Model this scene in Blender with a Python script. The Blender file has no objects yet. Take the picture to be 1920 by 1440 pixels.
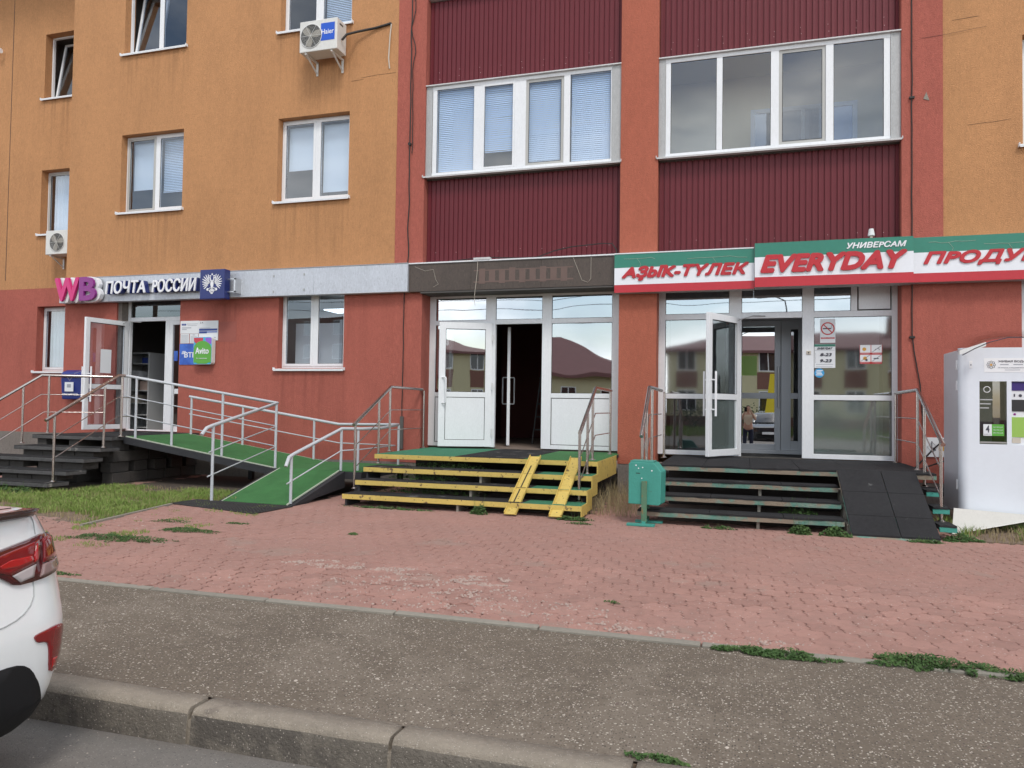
import bpy, bmesh, math, random
from math import radians as R, pi, sin, cos, hypot, atan2, floor
from mathutils import Vector, Matrix, noise as mnoise
random.seed(7)
S = bpy.context.scene
COL = S.collection

# ---------------------------------------------------------------- camera
cd = bpy.data.cameras.new('camera')
cam = bpy.data.objects.new('camera', cd); COL.objects.link(cam)
cd.sensor_width = 36.0; cd.lens = 1430.0 / 1920.0 * 36.0; cd.clip_end = 2000; cd.clip_start = 0.05
CAM = Vector((0.0, -12.4, 1.4))
_p, _r, _y = R(1.70), R(.82), R(17.1)
fw = Vector((-sin(_y)*cos(_p), cos(_y)*cos(_p), sin(_p)))
r0 = Vector((cos(_y), sin(_y), 0)); u0 = r0.cross(fw)
rv = r0*cos(_r) + u0*sin(_r); uv = -r0*sin(_r) + u0*cos(_r)
M = Matrix((rv, uv, -fw)).transposed().to_4x4(); M.translation = CAM
cam.matrix_world = M
S.camera = cam

# ---------------------------------------------------------------- sky, sun, exposure
SUN_EL, SUN_AZ = 52.0, 150.0      # azimuth measured from +Y clockwise: behind the camera, to the right
w = bpy.data.worlds.new("World"); S.world = w; w.use_nodes = True
nt = w.node_tree; nt.nodes.clear()
def wn(t, **k):
    n = nt.nodes.new(t)
    for a, b in k.items(): setattr(n, a, b)
    return n
out = wn('ShaderNodeOutputWorld'); bg = wn('ShaderNodeBackground'); bg.inputs[1].default_value = 0.1
sky = wn('ShaderNodeTexSky', sky_type='NISHITA', sun_disc=False)
sky.sun_elevation = R(SUN_EL); sky.sun_rotation = R(SUN_AZ); sky.altitude = 100; sky.air_density = 1.1; sky.dust_density = 1.5
tc = wn('ShaderNodeTexCoord'); mp = wn('ShaderNodeMapping'); mp.inputs['Scale'].default_value = (1.6, 1.6, 4.2); mp.inputs['Location'].default_value = (3.1, .7, 1.3)
n1 = wn('ShaderNodeTexNoise'); n1.inputs['Scale'].default_value = 1.5; n1.inputs['Detail'].default_value = 9; n1.inputs['Roughness'].default_value = .58
cr = wn('ShaderNodeValToRGB'); cr.color_ramp.elements[0].position = .36; cr.color_ramp.elements[1].position = .56
n2 = wn('ShaderNodeTexNoise'); n2.inputs['Scale'].default_value = 3.1; n2.inputs['Detail'].default_value = 6
c2 = wn('ShaderNodeValToRGB'); c2.color_ramp.elements[0].position = .3; c2.color_ramp.elements[1].position = .7
c2.color_ramp.elements[0].color = (4.2, 4.9, 6.0, 1); c2.color_ramp.elements[1].color = (15.5, 15.6, 15.6, 1)
mx = wn('ShaderNodeMixRGB')
L = nt.links.new
L(tc.outputs['Generated'], mp.inputs['Vector']); L(mp.outputs[0], n1.inputs['Vector']); L(mp.outputs[0], n2.inputs['Vector'])
L(n1.outputs['Fac'], cr.inputs[0]); L(n2.outputs['Fac'], c2.inputs[0])
L(cr.outputs[0], mx.inputs[0]); L(sky.outputs[0], mx.inputs[1]); L(c2.outputs[0], mx.inputs[2])
# low cloud banks are brightest, the sky darkens with height
sx = wn('ShaderNodeSeparateXYZ'); L(tc.outputs['Generated'], sx.inputs[0])
hr = wn('ShaderNodeMapRange'); hr.interpolation_type = 'SMOOTHSTEP'; hr.inputs['From Min'].default_value = .08; hr.inputs['From Max'].default_value = .42; hr.inputs['To Min'].default_value = 1.3; hr.inputs['To Max'].default_value = .62
L(sx.outputs[2], hr.inputs['Value']); vm = wn('ShaderNodeVectorMath', operation='SCALE'); L(mx.outputs[0], vm.inputs[0]); L(hr.outputs[0], vm.inputs['Scale'])
L(vm.outputs[0], bg.inputs[0]); L(bg.outputs[0], out.inputs[0])
sd = bpy.data.lights.new('sun', 'SUN'); sd.energy = 1.0; sd.angle = R(16); sd.color = (1.0, .955, .9)
sun = bpy.data.objects.new('sun', sd); COL.objects.link(sun)
sdir = Vector((sin(R(SUN_AZ))*cos(R(SUN_EL)), cos(R(SUN_AZ))*cos(R(SUN_EL)), sin(R(SUN_EL))))
sun.rotation_euler = sdir.to_track_quat('Z', 'Y').to_euler()
sun.location = (0, -20, 30)
S.view_settings.view_transform = 'Standard'; S.view_settings.look = 'None'; S.view_settings.gamma = 1
S.view_settings.use_curve_mapping = False
S.view_settings.exposure = 0.86
S.cycles.max_bounces = 8; S.cycles.transparent_max_bounces = 16; S.cycles.glossy_bounces = 5

# ---------------------------------------------------------------- materials
MATS = {}
def _bsdf(m):
    m.use_nodes = True
    return m.node_tree, m.node_tree.nodes['Principled BSDF']
def mat(name, col, rough=.6, metal=0.0, var=0.0, vs=3.0, col2=None, bump=0.0, bs=60.0, streak=0.0, spec=None, coat=0.0,
        speck=None, dirt=None, rand=0.0, stretch=None, stain=None):
    """procedural material in world coordinates: patchy colour, vertical streaks, specks, grain bump"""
    m = bpy.data.materials.new(name); nt, b = _bsdf(m); N = nt.nodes; L = nt.links.new
    b.inputs['Roughness'].default_value = rough; b.inputs['Metallic'].default_value = metal
    if spec is not None: b.inputs['Specular IOR Level'].default_value = spec
    if coat: b.inputs['Coat Weight'].default_value = coat; b.inputs['Coat Roughness'].default_value = .04
    g = N.new('ShaderNodeNewGeometry'); pos = g.outputs['Position']
    cur = N.new('ShaderNodeRGB'); cur.outputs[0].default_value = (*col, 1); c = cur.outputs[0]
    def noise(scale, detail=5, st=None, rough_=.6):
        n = N.new('ShaderNodeTexNoise'); n.inputs['Scale'].default_value = scale; n.inputs['Detail'].default_value = detail
        n.inputs['Roughness'].default_value = rough_
        if st:
            mm = N.new('ShaderNodeMapping'); mm.inputs['Scale'].default_value = st; L(pos, mm.inputs['Vector']); L(mm.outputs[0], n.inputs['Vector'])
        else: L(pos, n.inputs['Vector'])
        return n.outputs['Fac']
    def ramp(src, a, b_):
        r = N.new('ShaderNodeMapRange'); r.inputs['From Min'].default_value = a; r.inputs['From Max'].default_value = b_; r.clamp = True
        L(src, r.inputs['Value']); return r.outputs[0]
    def mixc(fac, c1, cc, mode='MIX', k=1.0):
        x = N.new('ShaderNodeMixRGB'); x.blend_type = mode
        if k != 1.0:
            mm = N.new('ShaderNodeMath'); mm.operation = 'MULTIPLY'; mm.inputs[1].default_value = k; L(fac, mm.inputs[0]); fac = mm.outputs[0]
        L(fac, x.inputs[0]); L(c1, x.inputs[1])
        if isinstance(cc, tuple): x.inputs[2].default_value = (*cc, 1)
        else: L(cc, x.inputs[2])
        return x.outputs[0]
    if col2: c = mixc(ramp(noise(vs, 6, stretch), .38, .62), c, col2)
    if var:
        c = mixc(ramp(noise(vs*.7, 6, stretch), .3, .7), c, tuple(x*(1-var) for x in col), k=.9)
        c = mixc(ramp(noise(vs*9, 4), .35, .7), c, tuple(min(1, x*(1+var*.7)) for x in col), k=.5)
    if streak:
        c = mixc(ramp(noise(1.0, 8, (1.6, 1.6, .35), .65), .46, .72), c, tuple(x*(1-streak) for x in col), k=.8)
        c = mixc(ramp(noise(7, 6, (4, 4, 1.0), .7), .44, .7), c, tuple(min(1, x*(1+streak*.55)) for x in col), k=.55)
        c = mixc(ramp(noise(13, 6, (4, 4, 1.1), .75), .5, .68), c, tuple(x*(1-streak*.9) for x in col), k=.6)
        c = mixc(ramp(noise(26, 3, (1.6, 1.6, .6), .8), .56, .62), c, tuple(x*(1-streak) for x in col), k=.7)
        c = mixc(ramp(noise(31, 3, (1.5, 1.5, .6), .8), .57, .63), c, tuple(min(1, x*(1+streak)) for x in col), k=.55)
    if stain:   # rain streaks below sills and units, real dirt with its own place
        sp_ = N.new('ShaderNodeSeparateXYZ'); L(pos, sp_.inputs[0]); ns = ramp(noise(3.2, 6, (3.2, .3, .12), .7), .46, .66)
        def rg(src, a, b_, c_, d_):
            r = N.new('ShaderNodeMapRange'); r.clamp = True
            for k_, v_ in (('From Min', a), ('From Max', b_), ('To Min', c_), ('To Max', d_)): r.inputs[k_].default_value = v_
            L(src, r.inputs['Value']); return r.outputs[0]
        def mul(a, b_): mm = N.new('ShaderNodeMath'); mm.operation = 'MULTIPLY'; L(a, mm.inputs[0]); L(b_, mm.inputs[1]); return mm.outputs[0]
        for (sx0, sx1, sz) in stain:
            fx = mul(rg(sp_.outputs[0], sx0-.1, sx0+.08, 0, 1), rg(sp_.outputs[0], sx1-.08, sx1+.1, 1, 0)); fz = mul(rg(sp_.outputs[2], sz-1.5, sz-.1, 0, 1), rg(sp_.outputs[2], sz, sz+.03, 1, 0))
            c = mixc(mul(mul(fx, fz), ns), c, tuple(x*.62 for x in col), k=.75)
    if dirt: c = mixc(ramp(noise(dirt[1], 8, None, .7), dirt[2], dirt[2]+.06), c, dirt[0])
    if speck:
        for (sc, amt, scol) in speck:
            v = N.new('ShaderNodeTexVoronoi'); v.inputs['Scale'].default_value = sc; L(pos, v.inputs['Vector'])
            sp = N.new('ShaderNodeSeparateColor'); L(v.outputs['Color'], sp.inputs[0])
            a = ramp(sp.outputs[0], 1-amt-.01, 1-amt); d = ramp(v.outputs['Distance'], .42, .3)
            mm = N.new('ShaderNodeMath'); mm.operation = 'MULTIPLY'; L(a, mm.inputs[0]); L(d, mm.inputs[1])
            c = mixc(mm.outputs[0], c, scol)
    if rand:
        oi = N.new('ShaderNodeObjectInfo'); h = N.new('ShaderNodeHueSaturation'); L(c, h.inputs['Color'])
        mr = N.new('ShaderNodeMapRange'); mr.inputs['To Min'].default_value = 1-rand; mr.inputs['To Max'].default_value = 1+rand
        L(oi.outputs['Random'], mr.inputs['Value']); L(mr.outputs[0], h.inputs['Value']); c = h.outputs[0]
    L(c, b.inputs['Base Color'])
    if bump:
        bn = N.new('ShaderNodeBump'); bn.inputs['Strength'].default_value = bump; bn.inputs['Distance'].default_value = .01
        L(noise(bs, 4), bn.inputs['Height']); L(bn.outputs[0], b.inputs['Normal'])
    MATS[name] = m
    return m
def glass(name, refl=.3, tint=(.8, .84, .86), rough=0.0, wav=0.0016, ws=1.1, trans=1.0, body=(.05, .06, .06)):
    m = bpy.data.materials.new(name); m.use_nodes = True; nt = m.node_tree; N = nt.nodes; L = nt.links.new; N.clear()
    o = N.new('ShaderNodeOutputMaterial'); t = N.new('ShaderNodeBsdfTransparent'); t.inputs[0].default_value = (*[q_**.5 for q_ in tint], 1)   # a pane is two faces
    g = N.new('ShaderNodeBsdfGlossy'); g.inputs['Roughness'].default_value = rough; g.inputs[0].default_value = (.96, .98, 1, 1)
    fr = N.new('ShaderNodeFresnel'); fr.inputs[0].default_value = 1.5
    ad = N.new('ShaderNodeMath'); ad.operation = 'ADD'; ad.use_clamp = True; ad.inputs[1].default_value = refl-.04; L(fr.outputs[0], ad.inputs[0])
    gb = N.new('ShaderNodeNewGeometry'); nb = N.new('ShaderNodeMath'); nb.operation = 'SUBTRACT'; nb.inputs[0].default_value = 1; L(gb.outputs['Backfacing'], nb.inputs[1])
    am = N.new('ShaderNodeMath'); am.operation = 'MULTIPLY'; L(ad.outputs[0], am.inputs[0]); L(nb.outputs[0], am.inputs[1]); ad = am   # the far face of the pane adds no second mirror
    mx = N.new('ShaderNodeMixShader'); L(ad.outputs[0], mx.inputs[0])
    if trans < 1:
        d = N.new('ShaderNodeBsdfDiffuse'); d.inputs[0].default_value = (*body, 1); m2 = N.new('ShaderNodeMixShader')
        m2.inputs[0].default_value = trans; L(d.outputs[0], m2.inputs[1]); L(t.outputs[0], m2.inputs[2]); L(m2.outputs[0], mx.inputs[1])
    else: L(t.outputs[0], mx.inputs[1])
    if wav:
        ge = N.new('ShaderNodeNewGeometry'); nn = N.new('ShaderNodeTexNoise'); nn.inputs['Scale'].default_value = ws; nn.inputs['Detail'].default_value = 1
        L(ge.outputs['Position'], nn.inputs['Vector']); bn = N.new('ShaderNodeBump'); bn.inputs['Strength'].default_value = 1; bn.inputs['Distance'].default_value = wav
        L(nn.outputs['Fac'], bn.inputs['Height']); L(bn.outputs[0], g.inputs['Normal'])
    L(g.outputs[0], mx.inputs[2]); L(mx.outputs[0], o.inputs[0]); MATS[name] = m
    return m
mat('stucco_orange', (.5, .25, .11), .92, var=.2, vs=.8, bump=1.0, bs=60, streak=.26, stain=[(-12.3, -10.6, 5.22), (-12.3, -10.6, 8.5), (-8.6, -6.95, 5.2), (-8.6, -6.95, 8.46), (-15.8, -14.2, 5.2), (-15.8, -14.2, 8.4), (-7.85, -7.0, 7.75)])
mat('stucco_red', (.395, .11, .08), .92, var=.19, vs=1.0, bump=1.0, bs=60, streak=.24, stain=[(-8.5, -7.0, 2.02), (-9.9, -9.3, 3.3), (-15.8, -14.2, 2.02), (-7.0, -6.6, 3.35)])
mat('stucco_rust', (.41, .12, .072), .92, var=.14, vs=1.0, bump=1.0, bs=60, streak=.2)
mat('stucco_patch', (.33, .1, .078), .92, var=.1, vs=2, bump=.6, bs=110)
mat('plinth_concrete', (.2, .175, .155), .95, var=.35, vs=2.5, bump=1, bs=40, streak=.3)
mat('burgundy_sheet', (.13, .019, .026), .45, var=.08, vs=1.0, spec=.3)
mat('rib_screw', (.5, .3, .3), .4)
mat('white_pvc', (.78, .8, .82), .35, var=.05, vs=4, streak=.08)
mat('cream_pvc', (.72, .73, .72), .38, var=.06, vs=4, streak=.12)
mat('grey_trim', (.42, .43, .43), .5, var=.15, vs=6, streak=.2)
mat('dirty_sill', (.6, .6, .6), .5, var=.2, vs=8)
mat('net_frame', (.45, .45, .43), .5)
mat('seal_black', (.02, .02, .02), .6)
mat('silver_fascia', (.56, .59, .64), .42, var=.12, vs=1.6, streak=.22, metal=.25)
mat('brown_fascia', (.082, .062, .05), .5, var=.25, vs=2.2, streak=.4)
mat('ghost_letters', (.15, .1, .085), .7, var=.2, vs=8)
mat('soffit_dark', (.09, .085, .08), .7)
mat('sign_green', (.028, .21, .145), .35, var=.12, vs=2)
mat('sign_white', (.78, .8, .84), .32, var=.05, vs=2)
mat('sign_red', (.5, .022, .035), .35, var=.12, vs=2)
mat('letter_red', (.5, .02, .03), .4, var=.1, vs=5)
mat('letter_white', (.82, .83, .85), .4)
mat('wb_magenta', (.6, .01, .17), .3); mat('wb_purple', (.24, .015, .22), .3)
mat('emblem_blue', (.018, .03, .16), .28, var=.1)
mat('box_blue', (.012, .03, .2), .42, var=.2, vs=6)
mat('paper', (.72, .74, .76), .7); mat('paper_blue', (.03, .06, .26), .5); mat('print_grey', (.32, .34, .38), .8)
mat('print_dark', (.06, .06, .08), .8)
mat('bank_blue', (.02, .07, .38), .4, col2=(.05, .16, .6), vs=4)
mat('avito_green', (.11, .38, .05), .35); mat('avito_red', (.55, .05, .07), .35); mat('avito_violet', (.28, .12, .6), .35); mat('avito_cyan', (.05, .45, .7), .35)
mat('sticker_red', (.5, .03, .03), .5); mat('sticker_blue', (.04, .32, .62), .5); mat('sticker_green', (.03, .18, .13), .5); mat('sticker_orange', (.6, .32, .05), .5)
mat('steel', (.55, .5, .47), .26, metal=1.0, var=.12, vs=9)
mat('steel_light', (.62, .62, .62), .3, metal=1.0)
mat('paint_grey', (.5, .53, .56), .45, var=.15, vs=9, dirt=((.25, .2, .17), 22, .7))
mat('tread_rubber', (.028, .028, .029), .92, spec=.2, var=.35, vs=5, bump=.6, bs=220, dirt=((.12, .115, .11), 4, .58))
mat('tread_stone', (.085, .083, .082), .8, var=.5, vs=3.5, bump=.9, bs=60, dirt=((.3, .28, .25), 4, .6))
mat('slate_edge', (.06, .06, .065), .7, var=.3, vs=4, bump=.5)
mat('yellow_paint', (.62, .46, .12), .6, var=.2, vs=5, bump=.5, bs=90, dirt=((.13, .08, .045), 9, .59), speck=[(40, .04, (.1, .06, .04))])
mat('worn_teal_edge', (.1, .25, .2), .75, bump=.9, bs=50, dirt=((.24, .19, .14), 2.6, .46), var=.35, vs=9, col2=(.3, .27, .22))
mat('bin_teal', (.05, .29, .235), .5, var=.15, vs=6, bump=.3, bs=40, dirt=((.06, .12, .08), 9, .68))
mat('bin_post', (.09, .2, .12), .6, var=.3, vs=12, dirt=((.2, .14, .06), 14, .55))
mat('turf_ramp', (.05, .19, .055), .95, var=.3, vs=7, bump=1, bs=400, dirt=((.19, .23, .1), 5, .68))
mat('turf_porch', (.045, .22, .12), .95, var=.25, vs=5, bump=1, bs=400, dirt=((.12, .15, .1), 4, .62))
mat('turf_trim', (.45, .5, .4), .8, var=.3, vs=20)
mat('ramp_steel', (.028, .029, .033), .75, var=.3, vs=4, bump=.3)
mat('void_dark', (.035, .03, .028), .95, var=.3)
mat('cement_block', (.07, .064, .058), .95, var=.35, vs=5, bump=1, bs=30)
mat('paver', (.42, .232, .19), .92, var=.22, vs=1.5, col2=(.36, .212, .178), bump=.9, bs=160, dirt=((.36, .235, .195), 1.1, .58), rand=.09, speck=[(60, .05, (.52, .42, .37)), (75, .08, (.27, .17, .145))])
mat('joint_sand', (.13, .095, .08), .98, var=.35, vs=14, bump=1, bs=90)
mat('rubble', (.5, .38, .33), .95, var=.3, vs=30, rand=.2)
mat('asphalt_path', (.152, .122, .092), .95, var=.22, vs=1.1, bump=1.0, bs=70, speck=[(75, .28, (.23, .195, .155)), (85, .28, (.07, .056, .045)), (70, .1, (.34, .295, .24)), (58, .045, (.5, .45, .38)), (95, .07, (.58, .53, .45))], dirt=((.185, .152, .118), .6, .5))
mat('road_asphalt', (.22, .2, .18), .9, var=.18, vs=1.4, bump=1, bs=170, speck=[(130, .16, (.3, .28, .26)), (110, .12, (.12, .115, .11))])
mat('kerb_concrete', (.29, .25, .2), .92, var=.28, vs=2.2, bump=1, bs=80, dirt=((.2, .17, .14), 3.6, .58), rand=.08, speck=[(150, .12, (.4, .36, .31))])
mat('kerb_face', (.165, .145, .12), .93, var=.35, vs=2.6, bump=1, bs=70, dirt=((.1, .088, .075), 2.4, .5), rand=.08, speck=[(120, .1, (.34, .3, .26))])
mat('edging_concrete', (.27, .25, .21), .95, var=.2, vs=4, bump=.8, bs=70, rand=.06)
mat('pebble', (.5, .44, .38), .85, var=.4, vs=40)
mat('pebble_dark', (.16, .12, .1), .85, var=.4, vs=40)
mat('soil', (.2, .145, .105), .98, var=.35, vs=6, bump=1, bs=40)
mat('grass_a', (.18, .28, .05), .8, var=.35, vs=3, col2=(.27, .29, .1))
mat('shaded_soil', (.085, .065, .05), .98, var=.4, vs=5, bump=1, bs=40); mat('lamp_lit', (.8, .85, .9), .5)  # soil copy with the shade under ramp and porch put into its colour
MATS['lamp_lit'].node_tree.nodes['Principled BSDF'].inputs['Emission Color'].default_value = (.85, .95, 1, 1); MATS['lamp_lit'].node_tree.nodes['Principled BSDF'].inputs['Emission Strength'].default_value = 1.6
mat('grass_dry', (.3, .24, .13), .85, var=.3, vs=4)
mat('weed_leaf', (.045, .105, .022), .8, var=.5, vs=9, col2=(.1, .16, .045))
mat('tree_leaf', (.05, .085, .025), .75, var=.4, vs=.8)
mat('bark', (.12, .09, .07), .9, var=.3, vs=8)
mat('rubber_tile', (.032, .032, .034), .92, spec=.2, var=.3, vs=3, bump=.5, bs=300, dirt=((.1, .1, .1), 3, .63))
mat('mat_black', (.025, .025, .025), .7)
mat('cable_black', (.02, .018, .016), .6); mat('cable_white', (.55, .5, .42), .6)
mat('ac_white', (.68, .68, .65), .42, var=.1, vs=8, streak=.12); mat('ac_dark', (.05, .05, .045), .6); mat('ac_blade', (.3, .28, .24), .5)
mat('logo_blue', (.01, .09, .55), .4)
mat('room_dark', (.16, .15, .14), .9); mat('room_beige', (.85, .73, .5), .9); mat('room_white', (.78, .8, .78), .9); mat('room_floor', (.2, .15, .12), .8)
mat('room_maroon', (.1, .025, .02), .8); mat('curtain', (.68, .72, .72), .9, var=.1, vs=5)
mat('blind_slat', (.66, .76, .88), .5); mat('roller_white', (.68, .75, .8), .7)
mat('fridge_white', (.5, .52, .53), .4)
mat('alu_grey', (.4, .42, .45), .4, metal=.3)
mat('vend_white', (.72, .76, .82), .3, var=.04, vs=2, coat=.3); mat('vend_side', (.55, .56, .6), .35, var=.08, vs=3)
mat('vend_dark', (.03, .03, .032), .35); mat('vend_lime', (.3, .5, .1), .4); mat('vend_purple', (.04, .02, .16), .4)
mat('skirt_white', (.66, .65, .61), .5, var=.12, vs=5, dirt=((.3, .2, .12), 12, .7))
mat('pale_yellow', (.6, .56, .36), .9, var=.1, vs=.8); mat('roof_maroon', (.19, .085, .085), .7, var=.2, vs=2)
mat('brick_brown', (.22, .11, .085), .9, var=.25, vs=1); mat('far_wall', (.4, .36, .3), .9); mat('bright_yellow', (.75, .6, .03), .5)
mat('iron_dark', (.05, .05, .05), .6)
mat('car_white', (.78, .8, .8), .3, coat=1.0, var=.03); mat('car_black', (.012, .012, .013), .7, spec=.25); mat('car_dark', (.012, .014, .018), .22, coat=1.0)
mat('lamp_red', (.2, .003, .006), .12, coat=1.0); mat('lamp_red_dark', (.07, .003, .005), .12, coat=1.0)
mat('lamp_red_hot', (.42, .008, .01), .1, coat=1.0)
mat('lamp_clear', (.42, .38, .38), .25, coat=1.0); mat('lamp_smoke', (.26, .17, .16), .2, coat=1.0)
mat('spoiler_black', (.035, .02, .018), .2, coat=.6)
mat('tyre', (.02, .02, .02), .85); mat('rim', (.5, .5, .52), .35, metal=.9)
mat('skin', (.5, .3, .22), .6); mat('cloth_cream', (.62, .54, .42), .9); mat('cloth_navy', (.02, .025, .05), .9); mat('hair', (.03, .02, .015), .8)
glass('glass_shop', .5, (.42, .46, .46), rough=.012, wav=.0028); glass('glass_window', .15, (.84, .9, .97), wav=.0012); glass('glass_soft', .42, (.4, .44, .44), rough=.035, wav=.001)
glass('glass_blue', .2, (.72, .82, .95), wav=.0012); glass('glass_dark', .2, (.3, .32, .33), wav=.001, ws=.7); glass('glass_car', .12, (.1, .11, .12), wav=0)
glass('glass_frost', .3, (.5, .55, .54), rough=.05, trans=.7, body=(.3, .36, .34)); glass('acrylic', .05, (.9, .87, .84), wav=0); glass('glass_door', .12, (.86, .88, .88), wav=.001)
glass('glass_mirror', .6, (.12, .12, .12), wav=.0012, ws=.8)

# ---------------------------------------------------------------- object helpers
WORLD = {}          # object name -> world origin
def put(o, parent):
    COL.objects.link(o)
def thing(name, label, cat, loc=(0, 0, 0), group=None):
    o = bpy.data.objects.new(name, None); COL.objects.link(o); o.location = loc; o.empty_display_size = .1
    WORLD[o.name] = Vector(loc); tag(o, label, cat, group); return o
def tag(o, label=None, cat=None, group=None, kind=None):
    if label: o['label'] = label
    if cat: o['category'] = cat
    if group: o['group'] = group
    if kind: o['kind'] = kind
    return o
class MB:
    """collects shapes (world coordinates) and links them as ONE mesh object"""
    def __init__(s): s.v = []; s.f = []; s.mi = []; s.cur = 0; s.sm = []
    def add(s, vs, fs, smooth=False):
        n = len(s.v); s.v += [tuple(v) for v in vs]
        for f in fs: s.f.append(tuple(i+n for i in f)); s.mi.append(s.cur); s.sm.append(smooth)
        return s
    def quad(s, a, b, c, d): return s.add([a, b, c, d], [(0, 1, 2, 3)])
    def box(s, x0, x1, y0, y1, z0, z1):
        return s.add([(x0, y0, z0), (x1, y0, z0), (x1, y1, z0), (x0, y1, z0), (x0, y0, z1), (x1, y0, z1), (x1, y1, z1), (x0, y1, z1)],
                     [(0, 3, 2, 1), (4, 5, 6, 7), (0, 1, 5, 4), (1, 2, 6, 5), (2, 3, 7, 6), (3, 0, 4, 7)])
    def hexa(s, p):  # 8 points bottom ring, top ring
        return s.add(p, [(0, 3, 2, 1), (4, 5, 6, 7), (0, 1, 5, 4), (1, 2, 6, 5), (2, 3, 7, 6), (3, 0, 4, 7)])
    def beam(s, a, b, wd, h, up=(0, 0, 1)):
        a, b = Vector(a), Vector(b); d = (b-a).normalized(); u = Vector(up); r = d.cross(u).normalized(); u = r.cross(d)
        o = [r*x*wd/2+u*z*h/2 for x, z in ((-1, -1), (1, -1), (1, 1), (-1, 1))]
        return s.add([a+q for q in o]+[b+q for q in o], [(0, 1, 2, 3), (7, 6, 5, 4), (0, 4, 5, 1), (1, 5, 6, 2), (2, 6, 7, 3), (3, 7, 4, 0)])
    def tube(s, pts, r, seg=10, cap=True, r2=None):
        pts = [Vector(p) for p in pts]; n = len(pts); rings = []; prev = None
        for i, p in enumerate(pts):
            if i == 0: d = pts[1]-pts[0]
            elif i == n-1: d = pts[-1]-pts[-2]
            else: d = (pts[i+1]-p).normalized()+(p-pts[i-1]).normalized()
            d.normalize()
            if prev is None: a = d.orthogonal().normalized()
            else: a = (prev-d*prev.dot(d)).normalized()
            prev = a; b = d.cross(a); k = 1.0
            if 0 < i < n-1:
                c = (pts[i+1]-p).normalized().dot((p-pts[i-1]).normalized()); k = min(1.4, 1/max(.5, math.sqrt((1+c)/2)))
            rr = (r if r2 is None else r+(r2-r)*i/(n-1))
            rings.append([p+(a*cos(t)+b*sin(t))*rr for t in [2*pi*j/seg for j in range(seg)]])
        vs = [v for rg in rings for v in rg]; fs = []
        for i in range(n-1):
            for j in range(seg): fs.append((i*seg+j, i*seg+(j+1) % seg, (i+1)*seg+(j+1) % seg, (i+1)*seg+j))
        s.add(vs, fs, True)
        if cap: s.add(rings[0], [tuple(range(seg))[::-1]]); s.add(rings[-1], [tuple(range(seg))])
        return s
    def disc(s, c, n, r, seg=16, h=.0):
        c, n = Vector(c), Vector(n).normalized()
        return s.tube([c, c+n*max(h, .001)], r, seg)
    def poly(s, pts, dvec):  # extruded polygon
        k = len(pts); pts = [Vector(p) for p in pts]; dv = Vector(dvec)
        s.add(pts+[p+dv for p in pts], [tuple(range(k)), tuple(range(2*k-1, k-1, -1))]+[(i, i+k, (i+1) % k+k, (i+1) % k) for i in range(k)])
        return s
    def build(s, name, mats, parent=None, origin=None, bevel=0, label=None, flip=False):
        me = bpy.data.meshes.new(name)
        xs = [v[0] for v in s.v]; ys = [v[1] for v in s.v]; zs = [v[2] for v in s.v]
        og = Vector(origin) if origin else Vector(((min(xs)+max(xs))/2, (min(ys)+max(ys))/2, min(zs)))
        me.from_pydata([(x-og.x, y-og.y, z-og.z) for x, y, z in s.v], [], s.f)
        if isinstance(mats, str): mats = [mats]
        for m in mats: me.materials.append(MATS[m])
        for p, i, q in zip(me.polygons, s.mi, s.sm): p.material_index = i; p.use_smooth = q
        bm = bmesh.new(); bm.from_mesh(me); bmesh.ops.recalc_face_normals(bm, faces=bm.faces[:]); bm.to_mesh(me); bm.free()
        o = bpy.data.objects.new(name, me); COL.objects.link(o); WORLD[o.name] = og
        if parent: o.parent = parent; o.location = og-WORLD[parent.name]
        else: o.location = og
        if bevel:
            b = o.modifiers.new('bevel', 'BEVEL'); b.width = bevel; b.segments = 2; b.limit_method = 'ANGLE'; b.angle_limit = R(40)
        if label: o['label'] = label
        return o
def box(name, m, parent, x0, x1, y0, y1, z0, z1, bevel=0, label=None):
    return MB().box(x0, x1, y0, y1, z0, z1).build(name, m, parent, bevel=bevel, label=label)
def struct(o): o['kind'] = 'structure'; return o
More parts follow.
